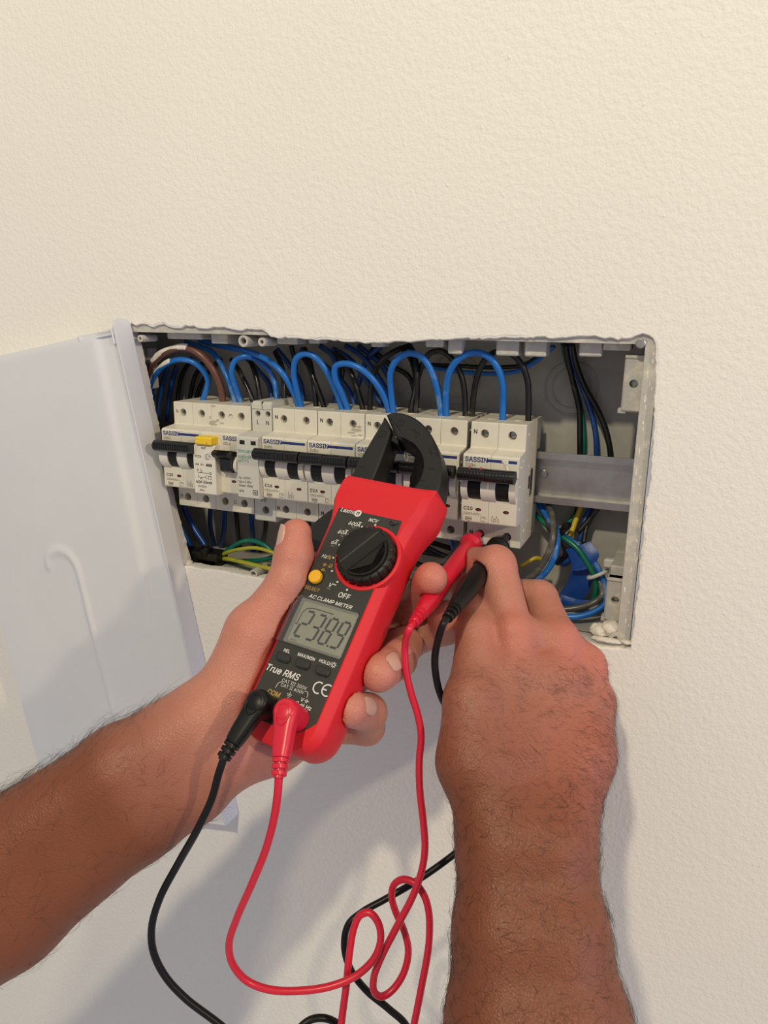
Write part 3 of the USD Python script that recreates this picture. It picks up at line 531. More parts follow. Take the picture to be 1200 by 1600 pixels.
for n_, (lab, pts) in enumerate((
    ('black wire arching over the rightmost breaker into its right pole', [(737,668,22),(738,646,22),(740,618,20),(746,588,17),(758,562,15),(778,549,13),(799,553,13),(815,570,14),(824,594,16),(826,620,17),(825,668,18)]),
    ('black wire behind the rightmost blue arch, bending left', [(729,668,22),(727,646,22),(726,616,21),(721,588,20),(708,563,19),(690,549,19),(672,552,20),(660,570,24),(650,600,30)]),
    ('black wire standing upright right of the clamp jaw', [(650,660,22),(650,640,22),(652,610,22),(651,580,22),(648,556,26),(640,540,34)]),
    ('black wire leaning left of the upright one behind the second blue arch', [(640,660,22),(642,640,22),(648,612,25),(649,585,28),(642,560,34),(630,545,40)]),
    ('black wire curving up to the right behind the low blue arch', [(577,655,22),(578,636,22),(580,606,21),(586,580,20),(600,560,20),(618,548,24),(640,540,34)]),
    ('dusty black wire slanting left behind the low blue arch', [(567,655,22),(566,636,22),(558,608,22),(550,586,24),(540,566,28),(524,550,36)]),
    ('black wire slanting down behind the dusty-topped blue arch', [(508,655,22),(506,636,22),(498,612,22),(489,588,23),(484,565,28),(476,545,36)]),
    ('second black wire beside the slanting one behind the dusty blue arch', [(496,655,24),(494,634,24),(491,604,26),(486,580,30),(470,552,38)]),
    ('black wire over the grey surge protector', [(446,645,26),(444,625,26),(443,596,28),(440,572,32),(430,550,38)]),
    ('dark wire left of the surge protector terminals', [(408,645,26),(406,622,26),(402,596,28),(396,575,32),(388,556,40)]),
    ('dark wire with a pale streak left of the surge protector', [(398,645,24),(394,624,24),(384,600,26),(374,580,30),(362,562,40)]))):
    wire(lab, 'wire_black', pts, 1.95)
# darker wires at the back
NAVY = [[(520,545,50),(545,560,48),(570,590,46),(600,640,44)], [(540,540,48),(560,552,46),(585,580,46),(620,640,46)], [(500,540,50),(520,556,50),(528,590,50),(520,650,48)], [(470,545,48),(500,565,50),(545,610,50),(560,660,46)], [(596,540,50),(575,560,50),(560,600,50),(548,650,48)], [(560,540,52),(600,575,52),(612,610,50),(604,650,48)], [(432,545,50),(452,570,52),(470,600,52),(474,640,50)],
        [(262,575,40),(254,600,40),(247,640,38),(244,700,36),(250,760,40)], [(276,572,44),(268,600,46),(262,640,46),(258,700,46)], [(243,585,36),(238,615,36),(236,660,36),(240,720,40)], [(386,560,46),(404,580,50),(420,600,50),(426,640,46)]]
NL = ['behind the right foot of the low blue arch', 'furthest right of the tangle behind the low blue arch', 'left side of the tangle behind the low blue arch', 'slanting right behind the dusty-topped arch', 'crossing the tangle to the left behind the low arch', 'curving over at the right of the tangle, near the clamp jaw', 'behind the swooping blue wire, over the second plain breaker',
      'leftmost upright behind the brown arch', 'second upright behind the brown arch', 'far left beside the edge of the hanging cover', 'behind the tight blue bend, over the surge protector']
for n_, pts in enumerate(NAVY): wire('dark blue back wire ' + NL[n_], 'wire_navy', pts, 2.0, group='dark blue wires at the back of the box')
BLK = [[(300,560,48),(285,585,50),(278,620,50),(276,680,48)], [(322,560,50),(304,590,52),(296,630,52),(292,690,50)], [(345,560,52),(320,590,54),(306,625,54),(300,690,52)], [(455,540,52),(462,575,54),(452,610,54),(455,650,50)], [(520,545,52),(535,575,54),(530,610,54),(540,660,50)], [(580,545,54),(610,570,54),(640,590,54),(652,640,50)]]
BL_ = ['leftmost, inside the brown arch', 'second inside the brown arch', 'right inside the brown arch, beside its foot', 'over the first plain breaker', 'between the dusty-topped and the low blue arch', 'under the second blue arch from the right']
for pts, bl in zip(BLK, BL_): wire('black wire in deep shade, ' + bl, 'wire_black', pts, 1.8, group='black wires in shade at the back of the box')
# thin pair sweeping to the top right
wire('thin blue wire sweeping from the top right behind the arches', 'wire_blue', [(866,541,34),(852,553,36),(832,568,38),(808,580,40),(770,584,42),(730,582,44),(690,577,46),(650,570,50)], 1.5)
wire('thin black wire running along the swept blue one', 'wire_black', [(860,539,36),(842,556,38),(818,570,40),(770,574,43),(720,572,46),(670,570,50)], 1.5)
# drops to the right, behind the rail
wire('black wire dropping behind the rail, leftmost of the right-hand drop', 'wire_black', [(884,538,40),(887,560,44),(896,600,50),(905,640,53),(906,680,53),(906,720,54),(902,800,54),(895,832,50)], 1.9)
wire('green wire dropping behind the rail', 'wire_green', [(880,536,42),(884,560,46),(896,596,53),(908,640,56),(912,680,56),(911,720,57),(905,790,56),(880,830,50)], 1.7)
wire('blue wire of the right-hand drop bending outwards to the rail', 'wire_navy', [(890,538,42),(896,565,46),(910,605,52),(924,645,55),(931,680,55),(932,720,56),(928,780,56),(914,812,50),(905,846,46)], 1.9)
wire('black wire furthest right, bending outwards to the rail', 'wire_black', [(894,538,42),(899,565,45),(914,605,50),(936,645,52),(949,680,53),(954,720,54),(945,775,54),(925,806,50),(903,832,46)], 1.9)
wire('second black wire crossing under the rail', 'wire_black', [(940,775,56),(928,800,53),(916,826,48),(912,850,44)], 1.7)
wire('yellow wire showing under the rail', 'wire_yellow', [(914,770,54),(908,790,54),(900,812,51),(892,834,47),(885,850,44)], 1.9)
# lower right coil
wire('blue wire coiling up to the blue tape at the lower right', 'wire_blue', [(836,776,52),(854,806,44),(876,834,34),(902,852,32),(924,872,30),(940,900,27),(948,928,24),(945,944,20),(930,955,16),(905,963,12),(870,963,10),(830,955,10)], 2.1)
wire('dark grey wire inside the blue coil at the lower right', 'wire_grey', [(868,836,38),(900,862,34),(924,890,30),(938,912,26),(941,928,24),(930,940,20),(905,949,18),(870,952,16),(830,946,16)], 2.1)
wire('green wire crossing the blue tape at the lower right', 'wire_green', [(832,800,50),(856,822,40),(878,838,32),(902,857,28),(918,880,26),(929,902,25),(931,925,26),(926,940,28)], 1.9)
wire('light blue wire looping down from the rightmost breaker', 'wire_blue', [(838,762,52),(856,796,46),(870,828,32),(870,858,22),(860,884,22),(845,902,24),(825,916,28)], 2.1)
wire('grey wire looping down beside the light blue one', 'wire_grey', [(840,764,50),(856,788,44),(865,816,30),(863,846,21),(852,874,22),(836,896,24),(812,912,28)], 2.2)
wire('black wire under the rightmost breaker', 'wire_black', [(842,768,54),(850,800,48),(862,830,36),(878,846,36),(884,866,38),(870,880,42)], 1.9)
wire('yellow wire end at the lower right behind the hand', 'wire_yellow', [(850,876,34),(838,872,30),(828,876,28),(815,884,30)], 1.5)
tp_ = thing('blue_tape', 'loose blue insulating tape wrapped on the lower right wires', 'tape', at(900, 900, 34))
def ribbon(P0, P1, name='tape_strip', n=14):
    A = spline([at(*p) for p in P0], n); B = spline([at(*p) for p in P1], n); k = min(len(A), len(B)); A, B = A[:k], B[:k]
    mids = [A + (B - A) * t + np.array([0, -1, 0]) * (2.0 * math.sin(math.pi * t) + .25 * np.sin(np.arange(k) * .35 + t * 5)[:, None]) for t in np.linspace(0, 1, 7)]
    bk = [m + np.array([0, .5, 0]) for m in mids[::-1]]
    R = np.stack(mids + bk, 1); part(name, loft(R), 'tape_blue', tp_, smooth=40)
ribbon([(884,858,31),(893,880,29),(893,892,29)], [(922,846,31),(936,868,28),(921,888,27)])
ribbon([(893,890,34),(886,910,38),(873,930,42)], [(928,886,33),(922,920,34),(905,944,36)])
ribbon([(868,866,40),(880,872,40),(892,866,38)], [(866,876,42),(880,886,42),(896,876,38)])
ribbon([(876,928,34),(900,936,32),(925,938,30)], [(880,950,34),(902,956,32),(922,950,30)])
zt = thing('zip_tie', 'white nylon tie round the lower right wire coil', 'cable tie', at(938, 895, 26))
c0 = at(934, 897, 26.0); ax = nrm(at(944, 925, 25) - at(920, 875, 27)); e1 = nrm(np.cross(ax, [0, 1, 0])); e2 = np.cross(ax, e1)
part('band', tube([c0 + 6.6 * (math.cos(t) * e1 * 1.0 + math.sin(t) * e2 * .8) for t in np.linspace(0, 2 * np.pi, 30)], 1.3, 8), 'zip_tie', zt, smooth=True)
hd = at(951, 880, 21); part('head', bx(hd[0] - 3, hd[0] + 4, hd[1] - 2, hd[1] + 3, hd[2] - 3, hd[2] + 3, 1), 'zip_tie', zt)
tb_ = thing('black_tie', 'black cable tie on the wires below the rail', 'cable tie', at(882, 826, 32)); c0 = at(882, 826, 33)
part('band', tube([c0 + np.array([math.cos(t) * 3.2, math.sin(t) * 4, math.cos(t) * 3.0 + math.sin(t) * 1]) for t in np.linspace(0, 2 * np.pi, 24)], 1.3, 8), 'lead_black', tb_, smooth=True); part('head', bx(c0[0] - 1, c0[0] + 4, c0[1] - 6, c0[1] - 2, c0[2] + 1, c0[2] + 5, .8), 'lead_black', tb_)
# lower left
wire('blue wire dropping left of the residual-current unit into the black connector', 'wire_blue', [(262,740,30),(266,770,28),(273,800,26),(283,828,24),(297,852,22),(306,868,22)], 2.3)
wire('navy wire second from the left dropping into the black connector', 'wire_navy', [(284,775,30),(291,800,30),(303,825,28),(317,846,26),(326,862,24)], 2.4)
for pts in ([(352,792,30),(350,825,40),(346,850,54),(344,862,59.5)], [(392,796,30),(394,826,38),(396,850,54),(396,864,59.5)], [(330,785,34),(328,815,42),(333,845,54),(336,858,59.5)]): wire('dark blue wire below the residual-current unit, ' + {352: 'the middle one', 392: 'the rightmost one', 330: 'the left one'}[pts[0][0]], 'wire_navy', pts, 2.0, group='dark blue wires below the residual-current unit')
for pts in ([(368,790,30),(370,810,38),(372,835,50),(374,852,60),(374,866,59.5)], [(416,805,20),(415,825,28),(411,845,44),(408,858,58),(406,870,59.5)], [(480,810,24),(486,830,32),(494,852,48),(500,868,60),(502,880,59.5)], [(652,826,22),(658,846,26),(672,858,32),(700,870,40),(740,876,52),(760,872,59.5)], [(590,822,24),(600,844,32),(640,858,38),(690,868,38),(750,880,46),(790,884,59.5)], [(626,822,24),(640,840,36),(675,848,42),(710,858,46),(750,862,59.5)], [(600,860,60),(615,866,48),(640,876,36),(670,888,32),(710,902,30),(760,912,36),(800,910,59.5)]): wire('black wire below the breakers in shade, ' + {368: 'under the residual-current unit', 416: 'under the surge protector', 480: 'behind the left thumb and meter', 652: 'short one left of the red probe', 590: 'long one right of the meter', 626: 'upper one right of the meter', 600: 'lowest one right of the meter'}[pts[0][0]], 'wire_black', pts, 1.9, group='black wires hanging below the breakers')
wire('green and yellow earth wire arching highest at the lower left', 'wire_green', [(346,868,24),(360,857,18),(380,846,14),(396,845,13),(414,852,12),(430,866,12),(446,880,14)], 2.0)
wire('yellow stripe wire lying beneath the high green arch', 'earth_wire', [(345,868,20),(358,862,14),(376,858,10),(398,856,9),(420,861,9),(440,870,11)], 1.5)
wire('pale yellow and green earth wire lowest at the lower left', 'earth_wire', [(345,873,20),(360,874,13),(382,879,8),(402,884,4),(420,888,2),(438,893,4)], 1.8)
wire('green wire between the two earth wires at the lower left', 'wire_green', [(360,878,26),(385,877,22),(410,875,18),(435,868,16)], 1.8)
wire('grey wire showing between clamp meter and red probe', 'wire_grey', [(680,884,14),(692,878,12),(704,868,12),(712,856,14),(716,842,18)], 1.8)
wire('light blue wire end between clamp meter and red probe', 'wire_blue', [(711,880,20),(711,866,18),(707,852,18),(704,838,20)], 1.7)
wire('yellow wire end right of the red probe', 'wire_yellow', [(712,912,20),(722,902,18),(734,893,20)], 1.5)
wire('pale wire lying along the bottom edge of the box behind the meter', 'wire_grey', [(620,951,-2),(632,947,-2),(646,944,-2)], 1.1)
wire('green wire at the bottom edge behind the meter', 'wire_green', [(640,944,4),(652,940,4),(668,936,6)], 2.0)
tc = thing('connector_block', 'black screw connector block at the lower left holding the earth wires', 'connector', at(310, 880, 16))
for k_, (px, py, Y, w_) in enumerate(((284, 862, 26, 9), (302, 870, 20, 11), (326, 868, 16, 13))):
    c = at(px, py, Y); part('connector_body', cat_([bx(c[0] - w_, c[0] + w_, c[1] - 7, c[1] + 9, c[2] - 6, c[2] + 4, 1.5), lathe([c[0] + 1, c[1] - 4, c[2] + 3], [.1, -.35, 1], [(0, 0), (4.2, 0), (4.2, 6), (2.9, 6), (2.7, 3), (0, 3)], 16)]), 'knob_black', tc, smooth=35)
    part('connector_screw', lathe([c[0] + 1, c[1] - 5.4, c[2] + 6], [.1, -.35, 1], [(0, 0), (2.5, 0), (2.2, .8), (0, 1)], 12), 'steel', tc)
c = at(335, 880, 14); part('connector_body', bx(c[0] - 14, c[0] + 6, c[1] - 5, c[1] + 10, c[2] - 5, c[2] + 5, 1.8), 'knob_black', tc)

# ------------------------------------------------------------------ clamp meter, held obliquely: face axes u (right), v (up towards the jaws), w (out of the face)
MN = nrm(-.34 * RT + .477 * UP - .807 * FW); MA = .40 * RT + .917 * UP + .373 * FW; MA = nrm(MA - MN * (MA @ MN)); MB_ = np.cross(MA, MN)
MO = CAM + ray(577, 873) * 405.0
def F(u, v, w=0.0): return MO + MB_ * u + MA * v + MN * w
def FMx(u, v, w=0.36, rot=0.0):
    c, s_ = math.cos(rot), math.sin(rot); M = np.eye(4); M[:3, 0] = MB_ * c + MA * s_; M[:3, 1] = -MB_ * s_ + MA * c; M[:3, 2] = MN; M[:3, 3] = F(u, v, w); return M
def fprism(poly, w0, w1): return prism(poly, w1 - w0, FMx(0, 0, w0))
def fmesh(m):
    v = np.array(m.vertices); m = trimesh.Trimesh(MO + np.outer(v[:, 0], MB_) + np.outer(v[:, 1], MA) + np.outer(v[:, 2], MN), m.faces, process=False)
    if m.is_watertight and m.volume < 0: m.invert()
    return m
UC = -10.5
meter = thing('clamp_meter', 'red and black digital clamp meter held in the left hand', 'clamp meter', F(UC, -104, -30))
def lerp(x, xs, ys): return np.interp(x, xs, ys)
vs = [-107.5, -107, -106, -104, -101.5, -98, -93, -86, -70, -45, -20, 0, 8, 14, 20, 26, 31, 35, 40, 44, 46.5, 47.8]
rings = []
for v in vs:
    e = 1.0 if v > -93 else math.sqrt(max(0.0, 1 - ((-93 - v) / 14.6) ** 2))          # rounded foot
    flare = lerp(v, [8, 14, 20, 26, 31, 35, 48], [0, .06, .2, .5, .85, 1, 1])
    def hw(base): return base - 15 * (1 - e) if v <= -93 else base
    hm = hw(25.6 + 4.3 * flare); hmid = hw(26.0 + 6.8 * flare); hb = hw(21.5 + 6.5 * flare); hf = min(hw(21.3 + 4.8 * flare), hm - 1.2)
    top = 0 if v < 44 else (v - 44) / 3.8
    wf = 0.0 + 1.4 * lerp(v, [20, 31, 38, 44, 48], [0, .5, 1, .2, -1.6]); wm = -5.2 + lerp(v, [20, 31, 44, 48], [0, 1.0, .5, -1.5]); wb = -33.0 + (1 - e) * 6
    wf -= (1 - e) * 3.0; wm -= (1 - e) * 4.0
    half = [(hf, wf), (hm - .8, wm + 1.3), (hm, wm), (hm + (hmid - hm) * .6, -11), (hmid, -17), (hmid, -21), (hb + (hmid - hb) * .45, -28), (hb, wb + 1.5), (hb - 2.5, wb)]
    loop = half + [(-a, b) for a, b in half[::-1]]
    rings.append([(UC + a, v, b) for a, b in loop])
body = fmesh(loft(np.array(rings)))
part('body', body, 'meter_red', meter, smooth=24, label='red moulded body with flared collar')
ring_c = (-1.0, 0.2)
panel = sbox(-31.4, -98.2, 9.8, 29.6).buffer(-3).buffer(3, 8)
foot = sbox(-31.4, -99, 9.8, -60).intersection(Point(UC, -76).buffer(24.5, 32)); panel = panel.intersection(unary_union([sbox(-40, -80, 20, 40), foot]))
hole_ = Point(*ring_c).buffer(19.1, 48)
panel = panel.difference(hole_)
panel = unary_union([g for g in (panel.geoms if hasattr(panel, 'geoms') else [panel]) if g.area > 8])
part('face_panel', cat_([fprism(g, -.6, .35) for g in (panel.geoms if hasattr(panel, 'geoms') else [panel])]), 'meter_panel', meter)
part('dial_ring', fmesh(lathe([0, 0, 0], [0, 0, 1], [(16.9, -3), (19.3, -3), (19.3, .5), (18.7, .9), (17.6, .9), (16.9, .3), (16.9, -3)], 64).apply_translation([*ring_c, 0])), 'meter_red', meter, smooth=40)
# rotary knob: scalloped skirt, domed top, cut pointer ridge
th = np.linspace(0, 2 * np.pi, 240, endpoint=False)
def kring(r, w, sc): return [(ring_c[0] + (r - sc * max(0, math.cos(20 * t)) ** 3) * math.cos(t), ring_c[1] + (r - sc * max(0, math.cos(20 * t)) ** 3) * math.sin(t), w) for t in th]
knob = fmesh(loft(np.array([kring(16.7, -1, 0), kring(16.7, 1.0, .9), kring(16.6, 5.4, .9), kring(16.0, 6.2, .7), kring(14.6, 6.6, 0), kring(13.6, 6.2, 0), kring(9, 6.0, 0), kring(3, 6.0, 0)])))
dial = part('dial_knob', knob, 'knob_black', meter, smooth=35, label='black scalloped rotary selector knob')
pa = math.atan2(10.7 + 11.2, 8.6 + 5.9)                  # along the pointer ridge
def half(r, cut, w): 
    q = [(r * math.cos(t), r * math.sin(t)) for t in np.linspace(0, 2 * np.pi, 120, endpoint=False)]
    a0 = math.acos(min(1, max(-1, cut / r))); return [(r * math.sin(t), r * math.cos(t), w) for t in np.linspace(a0, -a0, 60)]
cr, sr = math.cos(pa), math.sin(pa)
def turned(m):
    v = np.array(m.vertices); return fmesh(trimesh.Trimesh(np.stack([ring_c[0] + v[:, 0] * cr - v[:, 1] * sr, ring_c[1] + v[:, 0] * sr + v[:, 1] * cr, v[:, 2]], 1), m.faces, process=False))
part('pointer_ridge', turned(loft(np.array([half(14.6, -2.6, 5.8), half(14.5, -2.5, 6.4), half(13.6, 2.2, 9.8), half(13.0, 2.8, 10.1)]))), 'knob_black', dial, smooth=28, label='raised half of the knob ending in a slanted pointer edge')
part('pointer_ridge', turned(loft(np.array([[(13.4 * math.cos(t), 13.4 * math.sin(t), w) for t in np.linspace(-2.9, -.22, 40)] + [(q * math.cos(t), q * math.sin(t), w) for q, t in [(12.4, t) for t in np.linspace(-.3, -2.85, 40)]] for w in (5.8, 7.4)]))), 'knob_black', dial, smooth=28, label='low curved rim round the recessed half of the knob')
# select button and three function buttons
part('select_button', fmesh(lathe([0, 0, 0], [0, 0, 1], [(0, 0), (4.0, 0), (4.0, 2.0), (3.5, 2.7), (0, 3.0)], 32).apply_translation([-25.8, -18.2, .2])), 'button_yellow', meter, smooth=40, label='round yellow select button')
part('button_collar', fmesh(lathe([0, 0, 0], [0, 0, 1], [(4.1, 0), (4.7, 0), (4.7, .5), (4.1, .5), (4.1, 0)], 32).apply_translation([-25.7, -18.2, .2])), 'knob_black', meter)
for u in (-23.2, -10.8, 1.8):
    p0 = sbox(u - 4.2, -67.4, u + 4.2, -62.6).buffer(-1.9).buffer(1.9, 8); p0 = unary_union([p0, sbox(u - 4.2, -65, u - 1, -62.6)])
    q = [np.array(p0.buffer(d_).exterior.coords)[:-1] for d_ in (0,)]
    part('function_button', cat_([fprism(p0, .2, 1.5), fprism(p0.buffer(-.6), 1.4, 2.1)]), 'button_rubber', meter, label='black rubber function button')
# display
win_p = sbox(-32.2, -57.2, 8.2, -30.2).buffer(-.8).buffer(.8)
part('lcd_bezel', fprism(sbox(-28.4, -56.6, 8.0, -31.0).buffer(-1).buffer(1), .2, .7), 'lcd_bezel', meter)
part('lcd_screen', fprism(sbox(-25.8, -55.4, 7.4, -32.6).buffer(-1.2).buffer(1.2), .6, .9), 'lcd_green', meter, label='grey-green liquid crystal screen')
part('lcd_line', fprism(LS.buffer(.25) if (LS := shapely.geometry.LineString([(-24.6, -46), (-24.2, -39), (-22.5, -36.2), (-19, -35.2), (-6, -35.2)])) else None, .85, .95), 'lcd_digit', meter)
SEG = {'2': 'abged', '3': 'abgcd', '8': 'abcdefg', '9': 'abcdfg'}
def digit(ch, u, v, w_, h, t):
    sl = .16; o = []
    P = {'a': ((0, h), (w_, h)), 'g': ((0, h / 2), (w_, h / 2)), 'd': ((0, 0), (w_, 0)), 'f': ((0, h / 2), (0, h)), 'b': ((w_, h / 2), (w_, h)), 'e': ((0, 0), (0, h / 2)), 'c': ((w_, 0), (w_, h / 2))}
    for k_ in SEG[ch]:
        (x0, y0), (x1, y1) = P[k_]; dx, dy = np.sign(x1 - x0) * t * .42, np.sign(y1 - y0) * t * .42
        o.append(shapely.geometry.LineString([(u + x0 + dx + sl * (y0 + dy), v + y0 + dy), (u + x1 - dx + sl * (y1 - dy), v + y1 - dy)]).buffer(t / 2, cap_style=2))
    return fprism(unary_union(o), .88, .98) if unary_union(o).geom_type == 'Polygon' else cat_([fprism(g, .88, .98) for g in unary_union(o).geoms])
for ch, u in zip('2389', (-23.6, -16.0, -8.3, -.7)): part('lcd_digit', digit(ch, u, -52.0, 4.7, 14.6, 1.25), 'lcd_digit', meter)
part('lcd_point', fprism(sbox(-2.2, -52.6, -1.2, -51.5), .88, .98), 'lcd_digit', meter)
part('lcd_sign', cat_([text('AUTO', FMx(-22.4, -54.5, .88), 1.0, .1), text('~', FMx(-25.0, -45.6, .88), 2.0, .1, True)]), 'lcd_digit', meter)
part('lcd_pane', fprism(win_p, 1.15, 1.75), 'clear_pane', meter, label='clear window over the screen')
# printing on the panel
IT = .24
def pt(s_, u, v, h, mat='ink_white', bold=True, rot=0.0, sh=IT, anchor='c', sq=1.0): return text(s_, FMx(u, v, .35, rot), h, .1, bold, anchor, sh, sq)
W_ = [('NCV', -6.9, 22.2, 2.0), ('600A', -17.3, 17.7, 2.2), ('60A', -22.2, 11.2, 2.2), ('6A', -24.4, 4.2, 2.2), ('Hz', -26.4, -5.0, 2.1), ('V', -15.4, -20.0, 2.3)]
part('range_print', cat_([pt(*w_) for w_ in W_] + [pt('OFF', -4.8, -23.8, 2.8, sh=.1)] + [pt('~', u + d_, v + 1.9, 2.6) for (_, u, v, _h), d_ in zip(W_[1:4], (3.0, 2.0, 1.2))] + [pt('~', -13.0, -19.0, 2.6)]), 'ink_white', meter, label='white range lettering round the dial')
part('socket_print', pt('COM', -20.0, -83.5, 2.5, sh=.1), 'ink_yellow', meter); part('button_print', pt('SELECT', -25.2, -24.8, 1.9, bold=False, sh=.1), 'ink_yellow', meter)
part('range_print', cat_([pt('%', -23.4, -5.0, 2.2), pt('Ω', -20.4, -9.6, 2.1)] + [line2([(-25.2, -13), (-22.2, -13)], .3, .1, FMx(0, 0, .35)), line2([(-24.4, -14.2), (-24.4, -11.8)], .3, .1, FMx(0, 0, .35)), line2([(-23.6, -14.2), (-23.6, -11.8)], .3, .1, FMx(0, 0, .35)), line2([(-25.6, -9.8), (-22.6, -9.8)], .3, .1, FMx(0, 0, .35)), line2([(-24.6, -10.8), (-23.4, -9.8), (-24.6, -8.8), (-24.6, -10.8)], .3, .1, FMx(0, 0, .35))]), 'ink_yellow', meter, label='yellow lettering on the panel')
part('range_print', cat_([pt('NCV', -17.0, 15.6, 1.0, sh=.1), pt('REL', -21.6, 9.0, 1.0, sh=.1), pt('REL', -24.6, 1.9, 1.0, sh=.1), pt('REL', -15.4, -22.2, 1.0, sh=.1)]), 'ink_grey', meter, label='tiny dim lettering under the ranges')
for u, v in ((-4.8, 19.9), (-12.2, 17.0), (-18.2, 10.6), (-20.9, 3.5), (-21.0, -4.7), (-18.2, -12.3), (-12.2, -17.4), (-4.7, -20.2)): part('range_dot', fprism(Point(u, v).buffer(.62, 8), .3, .45), 'ink_white', meter)
lg = [pt('Lexma', -24.6, 24.6, 2.4, sh=.2), fprism(Point(-18.2, 24.4).buffer(2.15, 20), .34, .42)]
part('brand_print', cat_(lg), 'ink_white', meter, label='white maker lettering at the top of the panel'); part('brand_letter', text('n', FMx(-18.1, 24.7, .42), 2.6, .08, True, 'c', .2), 'meter_panel', meter)
part('hand_symbol', cat_([line2([(3.0, 24.2), (3.4, 22.2), (5.8, 21.4), (8.4, 23.6), (6.2, 22.6), (4.6, 23.0), (3.0, 24.2)], .5, .1, FMx(0, 0, .35)), fprism(Polygon([(3.6, 22.4), (5.8, 21.4), (7.4, 22.8), (5.6, 22.5)]), .35, .45)]), 'knob_black', meter, label='dark thumb symbol on the panel')
part('title_print', pt('AC CLAMP METER', -11.2, -28.9, 2.1, sh=.2, sq=1.08), 'ink_white', meter)
part('title_print', cat_([pt('REL', -23.3, -61.0, 1.7, sh=0), pt('MAX/MIN', -11.0, -60.6, 1.7, sh=0), pt('HOLD/', .6, -60.2, 1.7, sh=0)]), 'ink_white', meter)
sun = [shapely.geometry.LineString([(5.9 + 1.0 * math.cos(t), -60.2 + 1.0 * math.sin(t)), (5.9 + 1.5 * math.cos(t), -60.2 + 1.5 * math.sin(t))]).buffer(.18) for t in np.arange(8) * math.pi / 4] + [Point(5.9, -60.2).buffer(.9, 10).difference(Point(5.9, -60.2).buffer(.6, 10))]
part('lamp_symbol', cat_([fprism(g, .35, .45) for g in sun]), 'ink_white', meter)
part('title_print', pt('True RMS', -20.3, -72.0, 3.4, sh=.22), 'ink_white', meter)
def arc2(c, r, a0, a1, w_): return line2([(c[0] + r * math.cos(t), c[1] + r * math.sin(t)) for t in np.linspace(a0, a1, 20)], w_, .1, FMx(0, 0, .35))
part('ce_mark', cat_([arc2((3.0, -73.4), 2.9, math.radians(62), math.radians(298), .75), arc2((8.2, -73.2), 2.9, math.radians(62), math.radians(298), .75), line2([(5.4, -73.2), (7.9, -73.2)], .75, .1, FMx(0, 0, .35))]), 'ink_white', meter, label='CE mark')
M0 = FMx(0, 0, .35)
rt_ = [pt('CAT III 300V', -10.9, -75.8, 1.75, bold=False, sh=0), pt('CAT II 600V', -10.9, -78.2, 1.75, bold=False, sh=0), line2([(-20.4, -80.8), (-20.2, -78.4), (-19.4, -77.3), (-18.2, -77.0)], .3, .1, M0), line2([(-3.4, -77.1), (-1.8, -77.3), (-1.1, -78.2), (-1.0, -79.9)], .3, .1, M0),
       line2([(-11.1, -80.0), (-11.1, -81.4)], .3, .1, M0), line2([(-12.7, -81.4), (-9.5, -81.4)], .3, .1, M0), line2([(-12.1, -82.2), (-10.1, -82.2)], .3, .1, M0), line2([(-11.6, -83.0), (-10.6, -83.0)], .3, .1, M0),
       pt('V', -2.9, -81.6, 1.9, sh=0), line2([(-1.6, -81.6), (-.6, -81.6)], .3, .1, M0), line2([(-.6, -82.5), (-.6, -80.7)], .35, .1, M0), line2([(.1, -82.5), (.1, -80.7)], .35, .1, M0), line2([(.1, -81.6), (1.1, -81.6)], .3, .1, M0),
       pt('Ω', -4.9, -84.1, 2.0, sh=0), line2([(-3.2, -84.2), (-.2, -84.2)], .3, .1, M0), fprism(Polygon([(-2.4, -85.1), (-2.4, -83.3), (-1.0, -84.2)]), .35, .45), line2([(-.9, -85.2), (-.9, -83.2)], .35, .1, M0), pt('Hz', 2.4, -84.3, 2.0, sh=0), line2([(-20.2, -85.6), (-20.2, -87.6)], .35, .1, M0), line2([(-1.5, -85.7), (-1.5, -87.2)], .35, .1, M0)]
part('input_print', cat_(rt_), 'ink_white', meter, label='white lettering by the input sockets')
